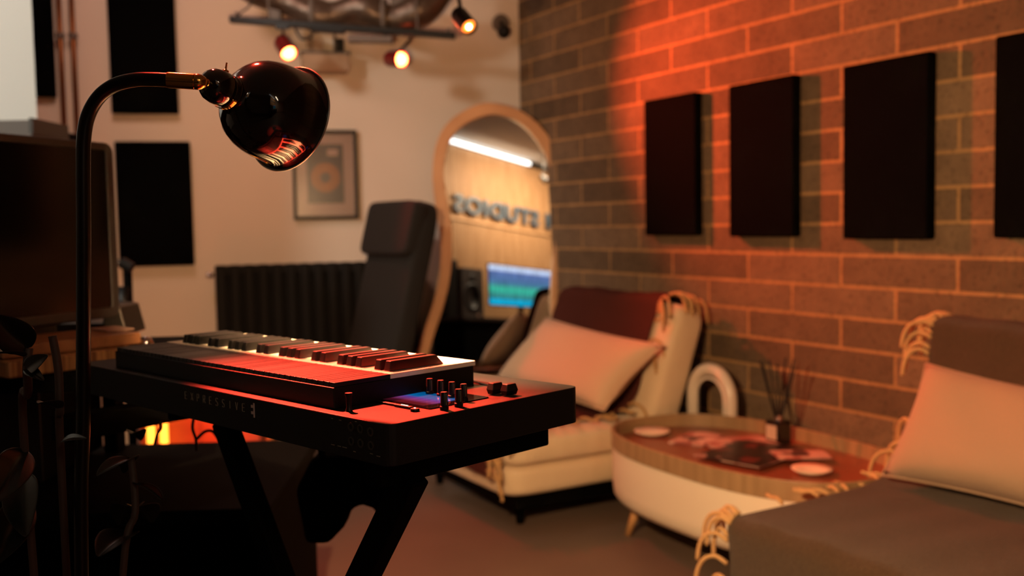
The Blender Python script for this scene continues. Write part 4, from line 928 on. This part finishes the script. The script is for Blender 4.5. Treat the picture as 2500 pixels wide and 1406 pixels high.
st = [[pr + V((0, 0, 0.2)), at(60, 1100, 1.2), at(68, 960, 1.15), at(66, 900, 1.12), at(70, 850, 1.12)],
      [pr + V((0.03, 0, 0.2)), at(150, 1150, 1.22), at(146, 1000, 1.2), at(142, 900, 1.2), at(128, 820, 1.2)],
      [pr + V((0.05, 0.03, 0.2)), at(300, 1400, 1.3), at(330, 1250, 1.32), at(320, 1120, 1.34)]]
for s_ in st: MB().tube(smoothline(s_, 6), 0.005, 8).build('stem', 'stem', t, smooth=True, world=True)
U = V((0.2, -0.5, 0.8))
leaf(at(70, 850, 1.12), at(-14, 772, 1.06), 0.046, (0.25, -0.93, 0.25), 0.06); leaf(at(62, 905, 1.12), at(98, 872, 1.08), 0.022, (0.1, -0.95, 0.2))
leaf(at(60, 872, 1.12), at(-30, 842, 1.05), 0.03, (0.1, -0.5, 0.85)); leaf(at(62, 900, 1.12), at(96, 916, 1.08), 0.016, (0.2, -0.8, 0.5))
leaf(at(146, 1000, 1.2), at(96, 968, 1.15), 0.03, (0, 0.3, 1)); leaf(at(150, 1080, 1.2), at(186, 1050, 1.12), 0.014, (-.2, -0.6, 0.7))
leaf(at(60, 1100, 1.2), at(-10, 1210, 1.1), 0.05, (0.5, -0.7, 0.4)); leaf(at(60, 1160, 1.2), at(50, 1290, 1.12), 0.05, (0.1, -0.9, 0.3)); leaf(at(60, 1220, 1.2), at(5, 1350, 1.1), 0.05, (0.5, -0.8, 0.3))
leaf(at(320, 1120, 1.34), at(235, 1150, 1.3), 0.035, (0, -0.2, 0.95)); leaf(at(320, 1120, 1.34), at(304, 1112, 1.5), 0.035, (0, 0.2, 1)); leaf(at(325, 1180, 1.33), at(400, 1205, 1.3), 0.03, (0, 0.3, 1))
leaf(at(330, 1240, 1.32), at(290, 1232, 1.5), 0.05, (0, 0.1, 1)); leaf(at(330, 1240, 1.32), at(372, 1242, 1.45), 0.05, (0, 0.2, 1)); leaf(at(322, 1060, 1.34), at(345, 1036, 1.5), 0.03, (0, 0.2, 1))
leaf(at(325, 1300, 1.32), at(240, 1340, 1.25), 0.06, (0, -0.2, 0.95))

# ------------------------------------------------------------------ studio corner seen in the mirror
SN = V((math.cos(0.7361), math.sin(0.7361), 0)); SD = V((SN.y, -SN.x, 0))       # slat wall normal and direction (towards the block wall)
def refl(px, py, off):
    d = ray(px, py); P = C0 + d * (mn.dot(MO - C0) / mn.dot(d)); r = d - mn * (2 * d.dot(mn))
    c = SN.dot(V((-0.14, -1.70, 0))) + off
    return P + r * ((c - SN.dot(P)) / SN.dot(r))
def sc_(p): return (p - V((-0.14, -1.70, 0))).dot(SD)
so0 = V((-0.14, -1.70, 0)); fr_sl = frame(so0, SD, -SN, (0, 0, 1))           # x along the wall, y away from the room
xe = sc_(refl(1366, 450, 0.03)) + 0.25
xs0 = sc_(refl(1090, 420, 0.03)) - 0.12
zstrip = (refl(1150, 358, 0.03).z)
MB().box(((xs0 + xe) / 2, 0.0625, zstrip / 2), (xe - xs0, 0.08, zstrip)).build('wall_partition', 'felt', matx=fr_sl)['kind'] = 'structure'
mb = MB(); x = xs0 + 0.02; zr = refl(1230, 553, 0.03).z
while x < xe - 0.02:
    mb.box((x, 0.015, (zr - 0.02) / 2), (0.030, 0.012, zr - 0.02)); mb.box((x, 0.015, (zr + 0.02 + zstrip - 0.03) / 2), (0.030, 0.012, zstrip - 0.03 - zr - 0.02)); x += 0.054
mb.box(((xs0 + xe) / 2, 0.004, zr), (xe - xs0, 0.03, 0.03))
sl_o = mb.build('slat_cladding', 'slat', matx=fr_sl); tag(sl_o, 'vertical oak slats cladding the studio wall reflected in the mirror', 'wall cladding')
pa, pb_ = sc_(refl(1088, 342, 0.05)), sc_(refl(1296, 396, 0.05))
t = thing('strip_light', 'long white strip light above the oak slats, reflected in the mirror', 'strip light', frame(so0 + V((0, 0, zstrip)), SD, -SN, (0, 0, 1)))
MB().box(((pa + pb_) / 2 - 0.2, -0.03, 0), (pb_ - pa + 0.4, 0.03, 0.04)).build('diffuser', 'strip_white', t)
MB().box((pb_ + 0.2, -0.02, 0.0), (0.5, 0.03, 0.05)).box(((pa + pb_) / 2 - 0.1, 0.0, 0.05), (pb_ - pa + 0.8, 0.02, 0.03)).build('housing', 'blk', t)
# lettering: reads correctly in the room, mirrored in the mirror
cu = bpy.data.curves.new('sign_text', 'FONT'); cu.body = 'M STUDIOS'; cu.size = 0.31; cu.extrude = 0.012; cu.offset = 0.01; cu.space_character = 1.12; cu.align_x = 'RIGHT'
to = bpy.data.objects.new('tmp_text', cu); COL.objects.link(to); bpy.context.view_layer.update()
me = bpy.data.meshes.new_from_object(to.evaluated_get(bpy.context.evaluated_depsgraph_get())); bpy.data.objects.remove(to)
lx, lz = sc_(refl(1110, 512, 0.04)), refl(1110, 512, 0.04).z
lt = bpy.data.objects.new('sign_lettering', me); COL.objects.link(lt); me.materials.append(M['letters'])
_bw = max(v.co.x for v in me.vertices) - min(v.co.x for v in me.vertices); _sx = abs(sc_(refl(1362, 560, 0.04)) - lx) / _bw
lt.matrix_world = frame(so0 + SD * lx + SN * 0.035 + V((0, 0, lz)), -SD * _sx, (0, 0, 1), SN)
tag(lt, 'blue grey raised capital letters on the oak slats, reflected in the mirror', 'sign')
_xm = (lx + sc_(refl(1350, 560, 0.04))) / 2
light('sign_wash_light', 'AREA', so0 + SD * _xm + SN * 0.9 + V((0, 0, 3.05)), 90, (1.0, 0.74, 0.5), 2.2, aim=so0 + SD * _xm + V((0, 0, 1.7)), sy=0.15)
# desk, screen, speakers
dzt = refl(1200, 775, 0.55).z
dx0 = sc_(refl(1095, 770, 0.55)) + 0.25
t = thing('studio_desk', 'dark studio desk reflected in the lower part of the mirror', 'desk', frame(so0, SD, SN, (0, 0, 1)))
MB().box(((dx0 + xe) / 2 - 0.05, 0.3, dzt - 0.02), (xe - dx0 - 0.25, 0.5, 0.04)).build('desk_top', 'art_dark', t, bevel=0.003)
MB().box(((dx0 + xe) / 2 - 0.05, 0.52, dzt - 0.3), (xe - dx0 - 0.3, 0.02, 0.5)).build('modesty_panel', 'blk_matte', t)
for x in (dx0 + 0.1, xe - 0.25): MB().box((x, 0.28, (dzt - 0.04) / 2), (0.04, 0.44, dzt - 0.04)).build('side_panel', 'blk_matte', t)
def daw():
    m = bpy.data.materials.new('daw_screen'); m.use_nodes = True; nt = m.node_tree; b = nt.nodes['Principled BSDF']; L = nt.links
    b.inputs['Base Color'].default_value = (0.01, 0.01, 0.01, 1); b.inputs['Specular IOR Level'].default_value = 0.0; b.inputs['Roughness'].default_value = 1.0
    tc = nt.nodes.new('ShaderNodeTexCoord'); sp = nt.nodes.new('ShaderNodeSeparateXYZ'); L.new(tc.outputs['Generated'], sp.inputs[0])
    r = nt.nodes.new('ShaderNodeValToRGB'); r.color_ramp.interpolation = 'LINEAR'; L.new(sp.outputs[2], r.inputs[0]); e = r.color_ramp.elements
    cs = [(0.0, (0.0, 0.36, 0.62)), (0.13, (0.0, 0.36, 0.62)), (0.15, (0.02, 0.17, 0.2)), (0.3, (0.04, 0.27, 0.24)), (0.36, (0.02, 0.42, 0.3)), (0.46, (0.05, 0.36, 0.27)), (0.5, (0.04, 0.2, 0.25)), (0.6, (0.06, 0.14, 0.3)), (0.86, (0.09, 0.14, 0.36)), (0.89, (0.5, 0.6, 0.85)), (1.0, (0.62, 0.7, 0.9))]
    e[0].position = 0; e[0].color = cs[0][1] + (1,); e[1].position = 1; e[1].color = cs[-1][1] + (1,)
    for p_, c_ in cs[1:-1]: q_ = e.new(p_); q_.color = c_ + (1,)
    n = nt.nodes.new('ShaderNodeTexNoise'); mp_ = nt.nodes.new('ShaderNodeMapping'); mp_.inputs['Scale'].default_value = (30, 30, 3); n.inputs['Scale'].default_value = 1
    L.new(tc.outputs['Generated'], mp_.inputs[0]); L.new(mp_.outputs[0], n.inputs['Vector'])
    mx = nt.nodes.new('ShaderNodeMixRGB'); mx.blend_type = 'MULTIPLY'; mx.inputs[0].default_value = 0.4; L.new(r.outputs[0], mx.inputs[1])
    r3 = nt.nodes.new('ShaderNodeValToRGB'); r3.color_ramp.elements[0].position = .35; r3.color_ramp.elements[1].position = .6; L.new(n.outputs['Fac'], r3.inputs[0]); L.new(r3.outputs[0], mx.inputs[2])
    L.new(mx.outputs[0], b.inputs['Emission Color']); b.inputs['Emission Strength'].default_value = 1.5
    return m
mo = 0.36
TLm, BLm, TRm = refl(1193, 645, mo), refl(1191, 742, mo), refl(1345, 668, mo)
x0, x1, zt1, zb1 = sc_(TLm), sc_(TRm), TLm.z, BLm.z
t = thing('computer_monitor', 'lit computer screen with blue and green tracks, reflected in the mirror', 'monitor', frame(so0 + SN * mo, SD, SN, (0, 0, 1)))
MB().box(((x0 + x1) / 2, -0.012, (zt1 + zb1) / 2), (x1 - x0 + 0.03, 0.022, zt1 - zb1 + 0.03)).build('bezel', 'blk', t, bevel=0.003)
MB().box(((x0 + x1) / 2, 0.0005, (zt1 + zb1) / 2), (x1 - x0, 0.002, zt1 - zb1)).build('screen', daw(), t)
MB().box(((x0 + x1) / 2, -0.03, (zb1 + dzt) / 2), (0.08, 0.03, max(zb1 - dzt, 0.02))).box(((x0 + x1) / 2, -0.02, dzt + 0.008), (0.25, 0.18, 0.012)).build('foot', 'blk', t)
def monitor_speaker(label, pxl, pxr, pyt, o_=0.36, dk=False):
    a, b = refl(pxl, pyt, o_), refl(pxr, pyt, o_); xa, xb = sc_(a), sc_(b); w = abs(xb - xa); xm = (xa + xb) / 2; h = a.z - dzt
    t = thing('studio_speaker', label, 'loudspeaker', frame(so0 + SN * o_, SD, SN, (0, 0, 1)), 'studio speakers on the reflected desk')
    MB().box((xm, -0.08, dzt + h / 2 + 0.001), (w, 0.16, h)).build('cabinet', 'blk' if dk else 'art_dark', t, bevel=0.006)
    if not dk:
        MB().lathe([(0.0, -0.012), (w * 0.16, -0.01), (w * 0.34, 0.003), (w * 0.38, 0.003), (w * 0.38, 0.0)], (xm, 0.001, dzt + h * 0.42), (0, 1, 0), 32).build('woofer', 'blk', t, smooth=True)
        MB().lathe([(0.0, 0.006), (w * 0.1, 0.002), (w * 0.14, 0.0)], (xm, 0.001, dzt + h * 0.78), (0, 1, 0), 24).build('tweeter', 'blk', t, smooth=True)
    return t
monitor_speaker('brown studio speaker left of the lit screen in the mirror', 1126, 1178, 652)
monitor_speaker('tall black cabinet at the left edge of the reflected desk', 1090, 1116, 632, 0.34, True)
g = refl(1168, 762, 0.5); o = MB().lathe([(0, 0.02), (0.014, 0.015), (0.02, 0), (0.014, -0.015), (0, -0.02)], (g.x, g.y, dzt + 0.021), (0, 0, 1), 16).build('round_knob_controller', 'mat_board', smooth=True); tag(o, 'small round pinkish controller on the reflected desk', 'controller')
g = refl(1313, 806, 0.62); o = MB().lathe([(0, 0.02), (0.016, 0.012), (0.02, 0), (0.016, -0.012), (0, -0.02)], g, (0, 0, 1), 16).build('blue_indicator_light', 'led_blue', smooth=True); tag(o, 'small glowing blue light low in the mirror', 'indicator light')
g = refl(1328, 437, 0.9); t = thing('reflected_spotlight', 'small black spotlight hanging in front of the oak slats in the mirror', 'spotlight', g)
MB().lathe([(0.0, -0.06), (0.035, -0.055), (0.04, 0.05), (0.03, 0.05), (0.0, 0.03)], g, (0.4, 0.5, -0.7), 20).build('lamp_barrel', 'blk', t, smooth=True, angle=40, world=True)
MB().tube([g, V((g.x, g.y, CEIL))], 0.008, 8).build('drop_rod', 'blk', t, world=True)
